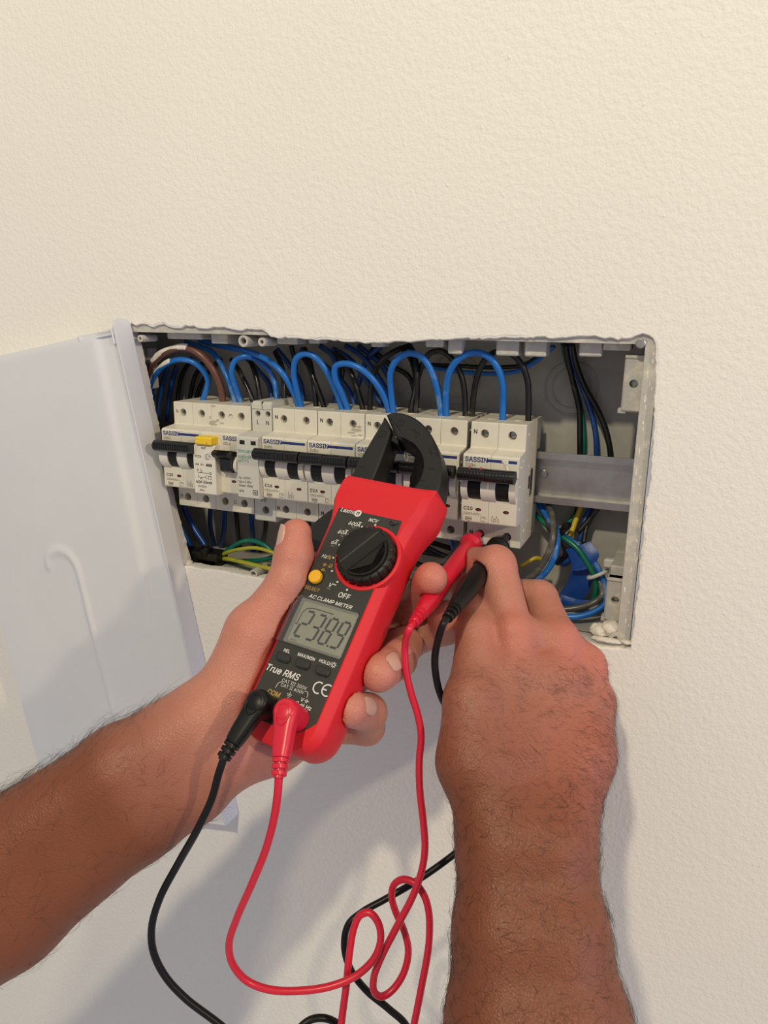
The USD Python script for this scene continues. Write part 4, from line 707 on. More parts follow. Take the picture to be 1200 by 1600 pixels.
# jaws
out = np.array(spline([(-34.4, 96.6, 0), (-31.6, 99.0, 0), (-25, 99.6, 0), (-15, 97.4, 0), (-5, 91.8, 0), (4, 83.6, 0), (11.6, 73.4, 0), (16.6, 62, 0), (18.8, 52, 0), (18.6, 40, 0)], 6))[:, :2]
inn = np.array(spline([(2.0, 40, 0), (3.0, 50, 0), (4.2, 58, 0), (2.8, 66, 0), (-1.4, 72.6, 0), (-7.4, 77.6, 0), (-14, 80.2, 0), (-21, 82.0, 0), (-27.4, 88.6, 0)], 6))[:, :2]
def slab_w(poly, w0, w1, ch=1.2):
    a = fprism(poly.buffer(-ch, join_style=2), w1 - .01, w1 + ch); b = fprism(poly, w0, w1); c = fprism(poly.buffer(-ch, join_style=2), w0 - ch, w0)
    ex = np.array(poly.exterior.coords)[:-1]; return ex
def bevel_prism(P, w0, w1, ch=1.3):
    """closed outline with a bevel on its front and back edges"""
    P = np.asarray(P, float); pg = Polygon(P)
    if not pg.exterior.is_ccw: P = P[::-1]
    d1 = np.roll(P, -1, 0) - P; d1 /= np.linalg.norm(d1, axis=1, keepdims=True) + 1e-9; d0 = np.roll(d1, 1, 0); t = d0 + d1; t /= np.linalg.norm(t, axis=1, keepdims=True) + 1e-9
    nn_ = np.stack([-t[:, 1], t[:, 0]], 1)
    I = P + nn_ * ch
    def r3(Q, w): return np.column_stack([Q, np.full(len(Q), w)])
    R = np.array([r3(I, w0), r3(P, w0 + ch), r3(P, w1 - ch), r3(I, w1)]); m = loft(R, cap=False); n0 = len(m.vertices)
    tv, tf = trimesh.creation.triangulate_polygon(Polygon(I).buffer(0)) if Polygon(I).is_valid else (None, None)
    if tv is None: return fmesh(loft(R))
    caps = cat_([trimesh.Trimesh(np.column_stack([tv, np.full(len(tv), w1)]), tf, process=False), trimesh.Trimesh(np.column_stack([tv, np.full(len(tv), w0)]), tf[:, ::-1], process=False)])
    return fmesh(cat_([m, caps]))
part('jaw', bevel_prism(np.vstack([out, inn]), -25, -8), 'meter_black', meter, smooth=28, label='curved right jaw of the clamp')
lj = [(-39.4, 40), (-38.6, 60), (-36.4, 80), (-34.9, 92), (-35.3, 94.8), (-33.6, 94.0), (-28.2, 87.4), (-26.4, 84.8), (-25.2, 74), (-24.2, 60), (-23.8, 40)]
part('jaw', bevel_prism(lj[::-1], -25, -8, 1.0), 'meter_black', meter, smooth=28, label='straight left jaw of the clamp')
part('jaw_lip', bevel_prism([(-26.2, 85.0), (-20.6, 82.2), (-19.6, 78.6), (-22.6, 79.4), (-25.6, 80.6)], -23, -11, .5), 'meter_black', meter, label='meeting face of the jaw tips')
part('jaw_mark', cat_([line2([(u - 2.0, v - 2), (u + 2.2, v - 1.6), (u + 1.8, v + 2.4), (u - 2.2, v + 2.0), (u - 2.0, v - 2)], .35, .12, FMx(0, 0, -8.02)) for u, v in ((-22.0, 91.6), (-30.6, 82))] + [line2([(-22.2, 93), (-22.0, 90.4)], .35, .12, FMx(0, 0, -8.02)), line2([(-30.8, 83.2), (-30.5, 80.8)], .35, .12, FMx(0, 0, -8.02)), line2([(7.4, 64.6), (11.6, 64.9)], .4, .12, FMx(0, 0, -8.02)), line2([(-36.2, 57.6), (-32.2, 58.6)], .4, .12, FMx(0, 0, -8.02)), line2([(5.4, 56.0), (9.0, 56.6)], .3, .12, FMx(0, 0, -8.02)),
     text('CAT III', FMx(7.2, 77.2, -8.02, -1.0), 1.7, .12), text('300V', FMx(4.6, 76.0, -8.02, -1.0), 1.7, .12), text('28mm', FMx(-9.6, 87.6, -8.02, -.45), 1.7, .12), text('+', FMx(-8.2, 84.6, -8.02, -.45), 2.2, .12)]), 'knob_black', meter, label='moulded marks on the jaws')
part('jaw_seat', bevel_prism([(-39.6, 38), (-39, 49.5), (-22.8, 49.0), (1.4, 49.0), (19.4, 50.4), (19.2, 38)], -27, -4.5, 1), 'meter_red', meter)
part('jaw_lever', bevel_prism(np.array(spline([(-36, 37, 0), (-44, 31, 0), (-52, 20, 0), (-56.5, 9.5, 0), (-55.6, 4, 0), (-50, 1.8, 0), (-40, 1.0, 0), (-34, 2, 0)], 4))[:, :2], -24, -13, 1.2), 'meter_black', meter, smooth=28, label='black thumb lever that opens the jaws')

# ------------------------------------------------------------------ test leads
def uvw(px, py, w):
    d = ray(px, py); t = ((MO + MN * w - CAM) @ MN) / (d @ MN); return CAM + d * t
def lead(label, mat, jack, head, arm, cable, probe, col):
    t = thing('test_lead', label, 'test lead', F(*jack, 0))
    p0, p1 = F(*jack, .2), F(*head)
    ax_ = nrm(p1 - p0); L = np.linalg.norm(p1 - p0)
    part('plug_body', cat_([lathe(p0, ax_, [(0, 0), (6.2, 0), (6.4, 1), (6.4, L - 3), (6.6, L), (6.0, L + 3.4), (4.4, L + 4.8), (0, L + 5)], 32)]), mat, t, smooth=40, label='right-angled plug seated in the meter')
    a0, a1 = F(*head), F(*arm); da = nrm(a1 - a0); La = np.linalg.norm(a1 - a0)
    # flattened arm: oval loft from the head to the relief
    e1 = nrm(np.cross(da, ax_)); e2 = np.cross(e1, da); R = []
    for s_, wu, ww in ((-2.2, 5.2, 3.6), (0, 6.3, 4.4), (2, 6.4, 4.6), (5, 5.8, 4.4), (9, 5.2, 4.2), (La * .52, 4.7, 4.0), (La * .66, 4.2, 3.8), (La * .70, 3.9, 3.6)):
        R.append([a0 + da * s_ + e1 * wu * np.sign(math.cos(q)) * abs(math.cos(q)) ** .62 + e2 * ww * np.sign(math.sin(q)) * abs(math.sin(q)) ** .62 for q in np.linspace(0, 2 * np.pi, 32, endpoint=False)])
    part('plug_arm', loft(np.array(R)), mat, t, smooth=40)
    oval = [a0 + da * 1.5 + e2 * 4.75 + e1 * 3.6 * math.cos(q) + da * 4.6 * math.sin(q) * (1.25 if math.sin(q) > 0 else 1) for q in np.linspace(0, 2 * np.pi, 30, endpoint=False)]
    part('plug_badge', tube(np.array(oval + oval[:1]), .32, 6, False), mat, t, smooth=True)
    sr = []
    for k_ in range(3):
        c = a0 + da * (La * (.74 + .095 * k_)); sr.append(loft(np.array([[c + da * s_ + e1 * q1 * (3.75 - .22 * k_) * np.sign(math.cos(q)) * abs(math.cos(q)) ** .6 + e2 * q1 * (3.5 - .22 * k_) * np.sign(math.sin(q)) * abs(math.sin(q)) ** .6 for q in np.linspace(0, 2 * np.pi, 24, endpoint=False)] for s_, q1 in ((-1.15, .9), (-.85, 1), (.85, 1), (1.15, .9))])))
    sr.append(tube([a0 + da * La * .66, a0 + da * La], [2.9, 2.3], 14)); part('strain_relief', cat_(sr), mat, t, smooth=35, label='ribbed strain relief')
    P = [F(*arm) - da * 2] + [atd(*q) for q in cable]
    p_end, p_tip = atd(*probe[0]), at(*probe[1]); dv = nrm(p_tip - p_end); Lp = np.linalg.norm(p_tip - p_end)
    P += [p_end - dv * 6, p_end + dv * 1]
    cb = spline(P, 9); part('cable', tube(cb, 1.95, 12), mat, t, smooth=True)
    hl = lathe(p_end, dv, [(0, 0), (2.7, 0), (3.0, .3), (3.0, 2.2), (2.3, 2.4), (2.3, 3.4), (3.3, 3.6), (3.3, 5.8), (2.6, 6.0), (2.6, 7.0), (3.6, 7.2), (3.6, 9.4), (3.0, 9.6), (3.1, 10.6), (3.9, 10.9), (4.1, 13), (5.0, 20), (5.7, 32), (5.9, Lp * .55), (5.7, Lp - 30), (5.5, Lp - 22), (6.3, Lp - 20.5), (7.3, Lp - 19), (7.2, Lp - 16.6), (5.4, Lp - 15.6), (3.4, Lp - 9), (2.5, Lp - 3), (2.2, Lp - 1), (0, Lp - 1)], 32)
    part('probe_handle', hl, mat, t, smooth=28, label='probe handle with finger guard')
    part('probe_tip', cyl(p_tip - dv * 2, p_tip + dv * 3, .95, 12), 'steel', t)
    return t, p_end, p_tip
red_cable = [(434,1240,349.5),(429,1275,352),(416,1325,358),(394,1380,366),(370,1435,376),(358,1475,383),(363,1505,387),(385,1532,390),(420,1546,391),(470,1548,392),(520,1540,393),(560,1522,394),(586,1495,395),(595,1465,396),(590,1440,397),(577,1426,398),(563,1430,399),(553,1450,400),(546,1490,400),(541,1540,399),(534,1595,398),(530,1650,398),
  (540,1720,400),(590,1740,402),(628,1690,402),(645,1610,402),(658,1545,402),(670,1475,402),(670,1425,403),(662,1398,405),(648,1380,408),(630,1374,411),(616,1382,413),(612,1400,414),(618,1424,414),(632,1456,413),(638,1488,412),(630,1522,410),(612,1548,408),(596,1557,406),(585,1550,404),(584,1528,402),(596,1495,400),(620,1448,398),(645,1400,397),(659,1360,396),(664,1325,396),(661,1280,396),(656,1235,396),(655,1190,397),(658,1150,398),(653,1118,398),(642,1082,397),(634,1045,395),(633,1010,393)]
blk_cable = [(342,1208,362.5),(331,1248,366),(308,1297,371),(278,1350,382),(250,1403,385),(237,1450,388),(240,1488,390),(258,1525,392),(290,1560,394),(345,1602,397),(400,1650,399),(450,1650,402),(464,1612,404),(484,1594,406),(508,1591,408),(534,1604,410),(580,1650,412),(640,1660,414),(636,1605,416),(607,1576,418),(573,1548,420),(548,1515,422),(538,1478,424),(544,1445,426),(566,1425,428),(600,1406,430),(650,1377,432),(713,1332,434),(770,1280,434),(770,1210,428),(720,1140,412),(690,1090,402),(681,1055,398),(680,1022,395)]
lead_r, RP0, RP1 = lead('red test lead with its plug, looped cable and probe', 'lead_red', (-.7, -91.2), (-.9, -90.9, 12.5), (9.6, -119.9, 13.0), red_cable, ((646, 974, 392), (749, 832.5, -2.0)), 'red')
lead_b, BP0, BP1 = lead('black test lead with its plug, cable and probe', 'lead_black', (-19.0, -91.6), (-17.8, -91.5, 12.5), (-23.2, -122.8, 13.0), blk_cable, ((699, 966, 392), (791, 838.2, -2.0)), 'black')

# ------------------------------------------------------------------ the person: two forearms with hands, each one continuous skin
class Field:
    """signed distance on a grid; pieces are blended in with a smooth minimum"""
    def __init__(self, lo, hi, res):
        self.lo, self.res = np.array(lo, float), res; self.n = np.ceil((np.array(hi) - self.lo) / res).astype(int) + 1; self.f = np.full(self.n, 40.0, np.float32)
    def window(self, lo, hi):
        a = np.clip(np.floor((np.array(lo) - self.lo) / self.res).astype(int), 0, self.n); b = np.clip(np.ceil((np.array(hi) - self.lo) / self.res).astype(int) + 1, 0, self.n)
        if (b <= a).any(): return None
        g = [(self.lo[k] + self.res * np.arange(a[k], b[k])).astype(np.float32) for k in range(3)]
        return tuple(slice(a[k], b[k]) for k in range(3)), (g[0][:, None, None], g[1][None, :, None], g[2][None, None, :])
def capsule_d(X, p, q, r0, r1):
    d = q - p; L2 = max(float(d @ d), 1e-9); x, y, z = X[0] - p[0], X[1] - p[1], X[2] - p[2]
    t = np.clip((x * d[0] + y * d[1] + z * d[2]) / L2, 0, 1); r = r0 + (r1 - r0) * t
    return np.sqrt((x - t * d[0]) ** 2 + (y - t * d[1]) ** 2 + (z - t * d[2]) ** 2) - r
def smin(a, b, k):
    if k <= 0: return np.minimum(a, b)
    h = np.clip(.5 + .5 * (b - a) / k, 0, 1); return b + (a - b) * h - k * h * (1 - h)
def add_cap(fd, p, q, r0, r1, k):
    p, q = np.asarray(p, float), np.asarray(q, float); m = max(r0, r1) + k + 5
    w = fd.window(np.minimum(p, q) - m, np.maximum(p, q) + m)
    if w is None: return
    sl, X = w; fd.f[sl] = smin(fd.f[sl], capsule_d(X, p, q, r0, r1), k)
def sub_cap(fd, p, q, r0, r1, k):
    p, q = np.asarray(p, float), np.asarray(q, float); m = max(r0, r1) + k + 5
    w = fd.window(np.minimum(p, q) - m, np.maximum(p, q) + m)
    if w is None: return
    sl, X = w; fd.f[sl] = -smin(-fd.f[sl], capsule_d(X, p, q, r0, r1), k)
def merge(a, b, k): a.f = smin(a.f, b.f, k)
def surface_net(fd):
    f = fd.f; s = f < 0; n = np.array(f.shape); c = s[:-1, :-1, :-1].astype(np.int8)
    tot = sum(s[i:n[0] - 1 + i, j:n[1] - 1 + j, k:n[2] - 1 + k].astype(np.int8) for i in (0, 1) for j in (0, 1) for k in (0, 1))
    act = (tot > 0) & (tot < 8); idx = np.full(act.shape, -1, np.int64); cells = np.argwhere(act); idx[act] = np.arange(len(cells))
    acc = np.zeros((len(cells), 3)); cnt = np.zeros(len(cells)); I, J, K = cells.T
    for ax in range(3):
        for o1 in (0, 1):
            for o2 in (0, 1):
                o = [0, 0, 0]; o[(ax + 1) % 3], o[(ax + 2) % 3] = o1, o2; e = o.copy(); e[ax] = 1
                a = f[I + o[0], J + o[1], K + o[2]]; b = f[I + e[0], J + e[1], K + e[2]]; x = (a < 0) != (b < 0)
                t = np.where(x, a / np.where(x, a - b, 1), 0); P = np.array(o, float)[None].repeat(len(cells), 0); P[:, ax] = t; acc[x] += P[x]; cnt[x] += 1
    V = fd.lo + (cells + acc / cnt[:, None]) * fd.res; Fs = []
    for ax in range(3):
        sh = [slice(1, -1)] * 3; a = [slice(1, n[k] - 1) for k in range(3)]; a[ax] = slice(0, n[ax] - 1); b = a.copy(); b[ax] = slice(1, n[ax])
        sa, sb = s[tuple(a)], s[tuple(b)]; cr = np.argwhere(sa != sb); base = cr + 1; base[:, ax] -= 1; ins = sa[tuple(cr.T)]
        u, v = (ax + 1) % 3, (ax + 2) % 3; q = []
        for du, dv in ((-1, -1), (0, -1), (0, 0), (-1, 0)):
            c = base.copy(); c[:, u] += du; c[:, v] += dv; q.append(idx[tuple(c.T)])
        q = np.stack(q, 1); q[~ins] = q[~ins][:, ::-1]; Fs.append(q)
    q = np.vstack(Fs); q = q[(q >= 0).all(1)]
    return V, np.vstack([q[:, [0, 1, 2]], q[:, [0, 2, 3]]])
def taubin(V, Fc, it=6):
    import scipy.sparse as sp
    e = np.vstack([Fc[:, [0, 1]], Fc[:, [1, 2]], Fc[:, [2, 0]]]); A = sp.coo_matrix((np.ones(len(e) * 2), (np.r_[e[:, 0], e[:, 1]], np.r_[e[:, 1], e[:, 0]])), shape=(len(V),) * 2).tocsr(); A.data[:] = 1
    dg = np.asarray(A.sum(1)).ravel()[:, None]
    for _ in range(it):
        for l_ in (.5, -.52): V = V + l_ * (A @ V / dg - V)
    return V
J = lambda x, y, d: atd(x, y, d)
def chain(fd, pts, rs, k=4.0):
    for a in range(len(pts) - 1): add_cap(fd, pts[a], pts[a + 1], rs[a], rs[a + 1], k if a else 0)
def knuckle(fd, p, r, k=4): add_cap(fd, p, np.asarray(p) + [0, 0, .01], r, r, k)
person = thing('person', 'bare forearms and hands of a person holding the clamp meter and both probes', 'person', atd(600, 1300, 380))

# meter and probes press into the flesh instead of passing through it
def carve(fd, boxes=True, probes=True):
    if boxes:
        c = F(UC, -35, -16); w = fd.window(c - 90, c + 90)
        if w:
            sl, X = w; x, y, z = X[0] - MO[0], X[1] - MO[1], X[2] - MO[2]
            u = x * MB_[0] + y * MB_[1] + z * MB_[2] - UC; v = x * MA[0] + y * MA[1] + z * MA[2]; ww = x * MN[0] + y * MN[1] + z * MN[2]
            hwid = 26.2 + 6.8 * np.clip((v - 10) / 24, 0, 1) - np.clip((-ww - 22) / 11, 0, 1) * 4.5 - np.clip((ww + 11) / 6, 0, 1) * .6
            end = -93 - 13 * np.sqrt(np.clip(1 - (np.abs(u) / 27) ** 4, 0, 1)); d = np.maximum.reduce([np.abs(u) - hwid + 0 * v, -33.2 - ww + 0 * u, ww - .4 + 0 * u, v - 48 + 0 * u, end - v])
            fd.f[sl] = -smin(-fd.f[sl], d.astype(np.float32) - .15, 1.2)
    if probes:
        for a, b in ((RP0, RP1), (BP0, BP1)):
            dv = nrm(b - a); L = np.linalg.norm(b - a)
            sub_cap(fd, a + dv * 12, a + dv * 30, 4.2, 6.0, 1.0); sub_cap(fd, a + dv * 30, a + dv * (L - 22), 6.0, 5.9, 1.0); sub_cap(fd, a + dv * (L - 18.6), a + dv * (L - 18.4), 7.4, 7.4, .8)
VIEW = lambda P: (P - CAM) / np.linalg.norm(P - CAM, axis=1, keepdims=True)

def build_arm(arm, palm, fingers, thumb, grooves, res, label, red, tan_from, webs=(), palmk=9.0, fk=1.0):
    allp = np.array([p for seg in arm + palm for p in seg[:2]] + [p for f_, _ in fingers + [thumb] for p in f_]); lo, hi = allp.min(0) - 52, allp.max(0) + 52
    fd = Field(lo, hi, res)
    for p, q, r0, r1 in arm: add_cap(fd, p, q, r0, r1, 10)
    for p, q, r0, r1 in palm: add_cap(fd, p, q, r0, r1, palmk)
    G = Field(lo, hi, res)
    for pts, rs in fingers:
        H = Field(lo, hi, res); chain(H, pts, rs, 3.2); merge(G, H, fk)
    merge(fd, G, 6.5)
    H = Field(lo, hi, res); chain(H, *thumb, 4.5); merge(fd, H, 5.5)
    for p, q, r0, r1, k in webs: add_cap(fd, p, q, r0, r1, k)
    for p, q, r, k in grooves: sub_cap(fd, p, q, r, r, k)
    carve(fd)
    V, Fc = surface_net(fd); V = taubin(V, Fc, 5)
    # keep the largest piece
    m = trimesh.Trimesh(V, Fc, process=False); cc = trimesh.graph.connected_component_labels(m.face_adjacency, node_count=len(Fc)); big_ = np.bincount(cc).argmax(); m.update_faces(cc == big_); m.remove_unreferenced_vertices(); V, Fc = np.array(m.vertices), np.array(m.faces)
    if m.volume < 0: Fc = Fc[:, ::-1]
    rd = np.zeros(len(V))
    for c, r, a in red: rd = np.maximum(rd, a * np.exp(-(np.linalg.norm(V - c, axis=1) / r) ** 2))
    a, b = tan_from; ax = nrm(b - a); tn = np.clip(((V - a) @ ax) / np.linalg.norm(b - a), 0, 1)
    part('arm', trimesh.Trimesh(V, Fc, process=False), 'skin', person, smooth=True, label=label, primvar={'redness': rd, 'tan': tn})
    return trimesh.Trimesh(V, Fc, process=False)
def fingernail(c, r, along, out, w_=5.4, l_=6.2, off=.35, label=None):
    """curved plate on a fingertip: c bone centre, along to the tip, out away from the bone"""
    z = nrm(along); n_ = np.asarray(out, float); n_ = nrm(n_ - z * (n_ @ z)); x = np.cross(z, n_); A = np.linspace(-1, 1, 17); B = np.linspace(-1, 1, 13); top, bot = [], []
    P = np.zeros((17, 13, 3)); Q = np.zeros((17, 13, 3))
    for i_, a in enumerate(A):
        wd = w_ * (1 - max(0, abs(a) - .35) ** 2 * (1.15 if a < 0 else .75)); ang0 = wd / r
        for j_, b in enumerate(B):
            t = b * ang0; rr = r + off - .55 * max(0, a) ** 2 - .25 * abs(b) ** 3 - (.5 if a < -.9 else 0)
            P[i_, j_] = c + z * (a * l_ + (1 - abs(b) ** 2) * .9 * np.sign(a) * abs(a)) + (n_ * math.cos(t) + x * math.sin(t)) * rr; Q[i_, j_] = P[i_, j_] - (n_ * math.cos(t) + x * math.sin(t)) * .8
    R = np.concatenate([P, Q[:, ::-1]], 1); m = loft(R); part('fingernail', m, 'nail', person, smooth=40, label=label)

# ---- left arm: palm up under the meter, thumb along its left side
LW = J(333, 1150, 407)
pd = nrm(J(368, 1235, 407) - J(299, 1059, 407))          # across the wrist, thumb side to little-finger side
fax = nrm(J(333, 1150, 407) - J(0, 1385, 400)); fdep = np.cross(fax, pd)
def across(p, o, dz=0): return np.asarray(p) + pd * o + fdep * dz
E0, E1, E2, E3 = J(-420, 1690, 404), J(0, 1384, 400), J(206, 1236, 404), J(283, 1190, 406)
armL = [(across(E0, -14), across(E1, -13), 36, 29.5), (across(E0, 12), across(E1, 13), 36, 29.5), (across(E1, -13), across(E2, -11), 29.5, 24.5), (across(E1, 13), across(E2, 11), 29.5, 24.5), (across(E2, -11), across(E3, -10.5), 24.5, 22.5), (across(E2, 11), across(E3, 10.5), 24.5, 22.5), (across(E3, -10.5), across(LW, -10), 22.5, 21.5), (across(E3, 10.5), across(LW, 10), 22.5, 21.5)]
Li, Lm, Lr, Lp = J(528, 962, 444), J(535, 1015, 440), J(525, 1070, 432), J(490, 1128, 421)
cmc, tmc = J(362, 1100, 411), J(400, 990, 414)
palmL = [(across(LW, -8), cmc, 21.5, 20), (across(LW, 6), J(400, 1150, 417), 21.5, 19), (across(LW, 8), J(430, 1150, 419), 20, 18), (J(430, 1150, 419), Lp, 18, 14), (J(400, 1150, 417), Lr, 19, 13), (J(390, 1110, 419), Lm, 19, 13), (J(390, 1090, 418), Li, 19, 13), (cmc, tmc, 21, 16.5), (J(395, 1085, 416), J(428, 1010, 428), 20, 15), (J(420, 1080, 424), Li, 16, 13), (tmc, Li, 12, 12)]
fL = [([Li, J(622, 968, 462), J(655, 938, 440), J(673, 904, 412)], [12.5, 10.5, 9.6, 9.2]),
      ([Lm, J(640, 1000, 464), J(697, 980, 446), J(694, 964, 430)], [12.8, 10.8, 10.0, 9.6]),
      ([Lr, J(632, 1008, 440), J(622, 1030, 414), J(592, 1051, 395)], [12.2, 10.4, 10.2, 10.4]),
      ([Lp, J(573, 1136, 424), J(575, 1113, 405), J(547, 1107, 386)], [11.5, 9.8, 9.9, 9.8])]
tL = ([cmc, tmc, J(450, 908, 415), J(459, 868, 417), J(463, 834, 418)], [19, 15.5, 10.6, 10.4, 8.6])
nL = nrm(J(432, 905, 400) - J(450, 908, 408))
grL = []
redL = [(J(463, 830, 405), 22, .55), (J(673, 904, 405), 20, .75), (J(592, 1051, 388), 14, .5), (J(547, 1107, 380), 14, .5), (J(694, 966, 425), 15, .6), (J(430, 960, 390), 45, .3), (J(400, 1040, 385), 50, .2)]
armL_m = build_arm(armL, palmL, fL, tL, grL, 1.35, 'left forearm and hand, palm up behind the meter', redL, (J(385, 1110, 400), J(210, 1235, 404)))
# nails
fingernail(J(459, 842, 417.5), 8.9, J(463, 834, 418) - J(455, 880, 415), J(430, 838, 409) - J(460, 838, 413), 5.6, 6.0, .3, 'thumbnail seen edge on')
fingernail(J(599, 1047, 398), 10.5, J(592, 1051, 395) - J(622, 1030, 414), J(628, 1024, 380) - J(599, 1047, 398), 5.4, 5.8, .3)
fingernail(J(554, 1108, 389.5), 10.0, J(547, 1107, 386) - J(575, 1113, 405), J(566, 1092, 368) - J(552, 1107, 389), 5.2, 5.4, .3)

# ---- right arm: back of the hand to the viewer, both probes pinched between thumb, index and middle finger
RWp = J(822, 1318, 370); rax = nrm(J(822, 1318, 370) - J(838, 1600, 345)); rside = nrm(J(925, 1330, 370) - J(718, 1335, 370)); rside = nrm(rside - rax * (rside @ rax))
def acr(p, o): return np.asarray(p) + rside * o
B0, B1, B2, B3 = J(858, 2050, 330), J(840, 1600, 345), J(829, 1455, 356), J(822, 1340, 369)
armR = [(acr(B0, -12), acr(B1, -11), 37, 30), (acr(B0, 12), acr(B1, 11), 37, 30), (acr(B1, -11), acr(B2, -10.5), 30, 24.8), (acr(B1, 11), acr(B2, 10.5), 30, 24.8), (acr(B2, -10.5), acr(B3, -11), 24.8, 21), (acr(B2, 10.5), acr(B3, 11), 24.8, 21), (acr(B3, -11), acr(RWp, -11.5), 21, 20.5), (acr(B3, 11), acr(RWp, 11.5), 21, 20.5)]
Ri, Rm, Rr, Rp = J(803, 992, 420), J(870, 1000, 424), J(913, 1040, 424), J(922, 1098, 419)
tm, = (J(738, 1095, 396),)
palmR = [(acr(RWp, -8), Ri, 19, 10.6), (acr(RWp, -2), Rm, 19, 10.6), (acr(RWp, 5), Rr, 19, 10.4), (acr(RWp, 10), Rp, 19, 10.4), (acr(RWp, -11), J(742, 1190, 384), 20, 18), (J(742, 1190, 384), tm, 18, 14.5), (acr(RWp, 10), J(905, 1180, 396), 20, 17), (J(905, 1180, 396), Rp, 17, 12.5), (J(800, 1200, 392), J(850, 1080, 412), 18, 15), (J(770, 1190, 388), J(775, 1070, 410), 18, 14), (J(860, 1200, 394), J(890, 1090, 414), 18, 14)]
fR = [([Ri, J(774, 884, 442), J(745, 881, 455), J(733, 889, 463)], [11.2, 12.0, 9.6, 8.6]),
      ([Rm, J(842, 936, 452), J(775, 926, 466), J(726, 922, 462)], [11.4, 11.2, 10, 9]),
      ([Rr, J(868, 992, 462), J(815, 985, 458), J(780, 992, 446)], [11.2, 11, 9.6, 9]),
      ([Rp, J(890, 1052, 452), J(850, 1052, 446), J(822, 1060, 432)], [11.0, 9.6, 8.8, 8.2])]
tR = ([J(742, 1190, 384), tm, J(744, 992, 420), J(736, 940, 442)], [17, 13.6, 10.6, 9.4])
grR = [(J(741, 862, 440), J(744, 892, 436), .5, .5), (J(733, 866, 446), J(735, 895, 443), .4, .5)]
def front(p, r): p = np.asarray(p, float); return p - (p - CAM) / np.linalg.norm(p - CAM) * r
websR = [(front(Q * .9 + RWp * .1, 9.2), front(Q * .42 + acr(RWp, o) * .58, 13.4), 2.6, 2.2, 4) for Q, o in ((Ri, -6), (Rm, -2), (Rr, 3))] + [(Ri, Rm, 10.2, 10.2, 4), (Rm, Rr, 10.2, 10.0, 4), (Rr, Rp, 10, 9.8, 4), (J(790, 1060, 408), J(880, 1062, 411), 13.5, 12.5, 7), (J(808, 1008, 413.6), J(800, 984, 414.4), 7.6, 7.0, 6), (J(880, 1014, 417), J(874, 1000, 418.4), 7.5, 7, 6), (J(921, 1052, 417.6), J(917, 1042, 418), 7, 7, 6), (J(838, 1030, 428), J(842, 985, 432), 8, 7, 6), (J(893, 1060, 426), J(890, 1020, 432), 8, 7, 6), (J(752, 1080, 408), J(775, 1030, 420), 10, 9, 8)]
redR = [(J(803, 985, 406), 18, .6), (J(908, 1010, 412), 22, .7), (J(948, 1050, 415), 20, .75), (J(725, 880, 455), 16, .6), (J(930, 1180, 390), 40, .45), (J(780, 870, 430), 20, .25)]
armR_m = build_arm(armR, palmR, fR, tR, grR, 1.35, 'right forearm and hand seen from the back, pinching both probes', redR, (J(800, 900, 436), J(828, 1240, 380)), websR)

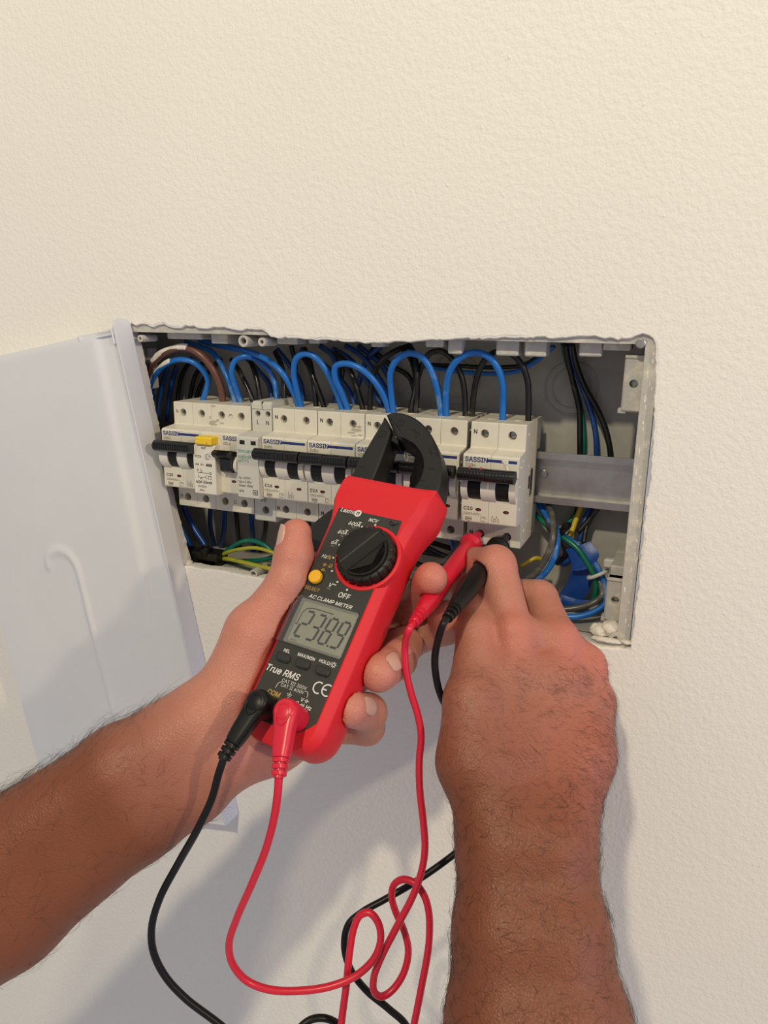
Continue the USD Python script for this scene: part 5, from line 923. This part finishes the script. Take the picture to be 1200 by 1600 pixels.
# ---- arm hair
def hair(mesh, n, dens, flow, length, lift, curl, width, label):
    A = mesh.area_faces; C = mesh.triangles_center; N_ = mesh.face_normals; w_ = A * dens(C, N_); pr = w_ / w_.sum(); idx = NP.choice(len(A), n, p=pr); tri = mesh.triangles[idx]; r = NP.random((n, 2)); sq = np.sqrt(r[:, :1])
    P = tri[:, 0] * (1 - sq) + tri[:, 1] * sq * (1 - r[:, 1:]) + tri[:, 2] * sq * r[:, 1:]; N0 = N_[idx]; D = flow(P, N0); D = D - N0 * (D * N0).sum(1, keepdims=True); D /= np.linalg.norm(D, axis=1, keepdims=True) + 1e-9
    S2 = np.cross(N0, D); L = length(P, N0) * NP.uniform(.55, 1.25, n); ang = NP.normal(0, .38, n); D = D * np.cos(ang)[:, None] + S2 * np.sin(ang)[:, None]; S2 = np.cross(N0, D); lf = lift * NP.uniform(.5, 1.5, n); cl = NP.normal(0, curl, n); ns = 7; out_ = []
    q = P - N0 * .4; out_.append(q)
    for k_ in range(1, ns):
        t = k_ / (ns - 1); a = cl * t; el = lf * (1 - 1.5 * t)
        d_ = D * np.cos(a)[:, None] + S2 * np.sin(a)[:, None]; d_ = d_ * np.cos(el)[:, None] + N0 * np.sin(el)[:, None]; q = q + d_ * (L / (ns - 1))[:, None]; out_.append(q)
    pts = np.stack(out_, 1); org = ORG['/World/person']; p = person + '/' + numbered(person, 'arm_hair'); cv = UsdGeom.BasisCurves.Define(stage, p)
    cv.CreateTypeAttr('linear'); cv.CreateCurveVertexCountsAttr(Vt.IntArray.FromNumpy(np.full(n, ns, np.int32))); cv.CreatePointsAttr(Vt.Vec3fArray.FromNumpy(((pts.reshape(-1, 3) - org) * .001).astype(np.float32)))
    wd = np.tile(np.linspace(1, .25, ns), n) * width * .001; cv.CreateWidthsAttr(Vt.FloatArray.FromNumpy(wd.astype(np.float32))); cv.SetWidthsInterpolation('vertex')
    UsdShade.MaterialBindingAPI.Apply(cv.GetPrim()).Bind(MAT['hair']); tag(cv.GetPrim(), label, kind='stuff')
def sstep(x, a, b): t = np.clip((x - a) / (b - a), 0, 1); return t * t * (3 - 2 * t)
toHandL = fax; upL = -pd
def dL(C_, N_):
    s_ = (C_ - LW) @ fax; facing = -(N_ * VIEW(C_)).sum(1); top = N_ @ upL
    return (1 - sstep(s_, -26, -8)) * (.16 + 1.5 * sstep(top, .55, .95) * sstep(-facing, -.55, -.1) + .25 * sstep(-s_, 60, 130) * sstep(top, 0, .6) + .3 * sstep(-top, .7, .95)) * (facing > -.5)
hair(armL_m, 1900, dL, lambda P, N0: toHandL * 1.0 + upL * .25 + NP.normal(0, .3, P.shape), lambda P, N0: 15 + 7 * (N0 @ upL > .6), .42, 1.7, .11, 'curly dark hair on the left forearm')
def dR(C_, N_):
    facing = -(N_ * VIEW(C_)).sum(1); s_ = (C_ - RWp) @ rax; sd = np.abs(N_ @ rside)
    return (facing > -.45) * (1 - sstep(s_, 4, 40)) * (.75 + .9 * sstep(sd, .8, 1.0))
hair(armR_m, 3600, dR, lambda P, N0: rside * 1.0 - rax * .1 + NP.normal(0, .45, P.shape), lambda P, N0: 10 + 3 * sstep(np.abs(N0 @ rside), .7, 1), .42, 1.3, .115, 'dark hair on the right forearm and wrist')
def dH(C_, N_):
    facing = -(N_ * VIEW(C_)).sum(1); s_ = (C_ - RWp) @ rax; o = (C_ - RWp) @ rside
    return (facing > .05) * sstep(s_, 0, 25) * (1 - sstep(s_, 78, 100)) * (.25 + .75 * sstep(o, -25, 10))
hair(armR_m, 3400, dH, lambda P, N0: rside * 1.0 - rax * .35 + NP.normal(0, .22, P.shape), lambda P, N0: np.full(len(P), 8.0), .22, .7, .085, 'fine dark hair on the back of the right hand')

#NEXT
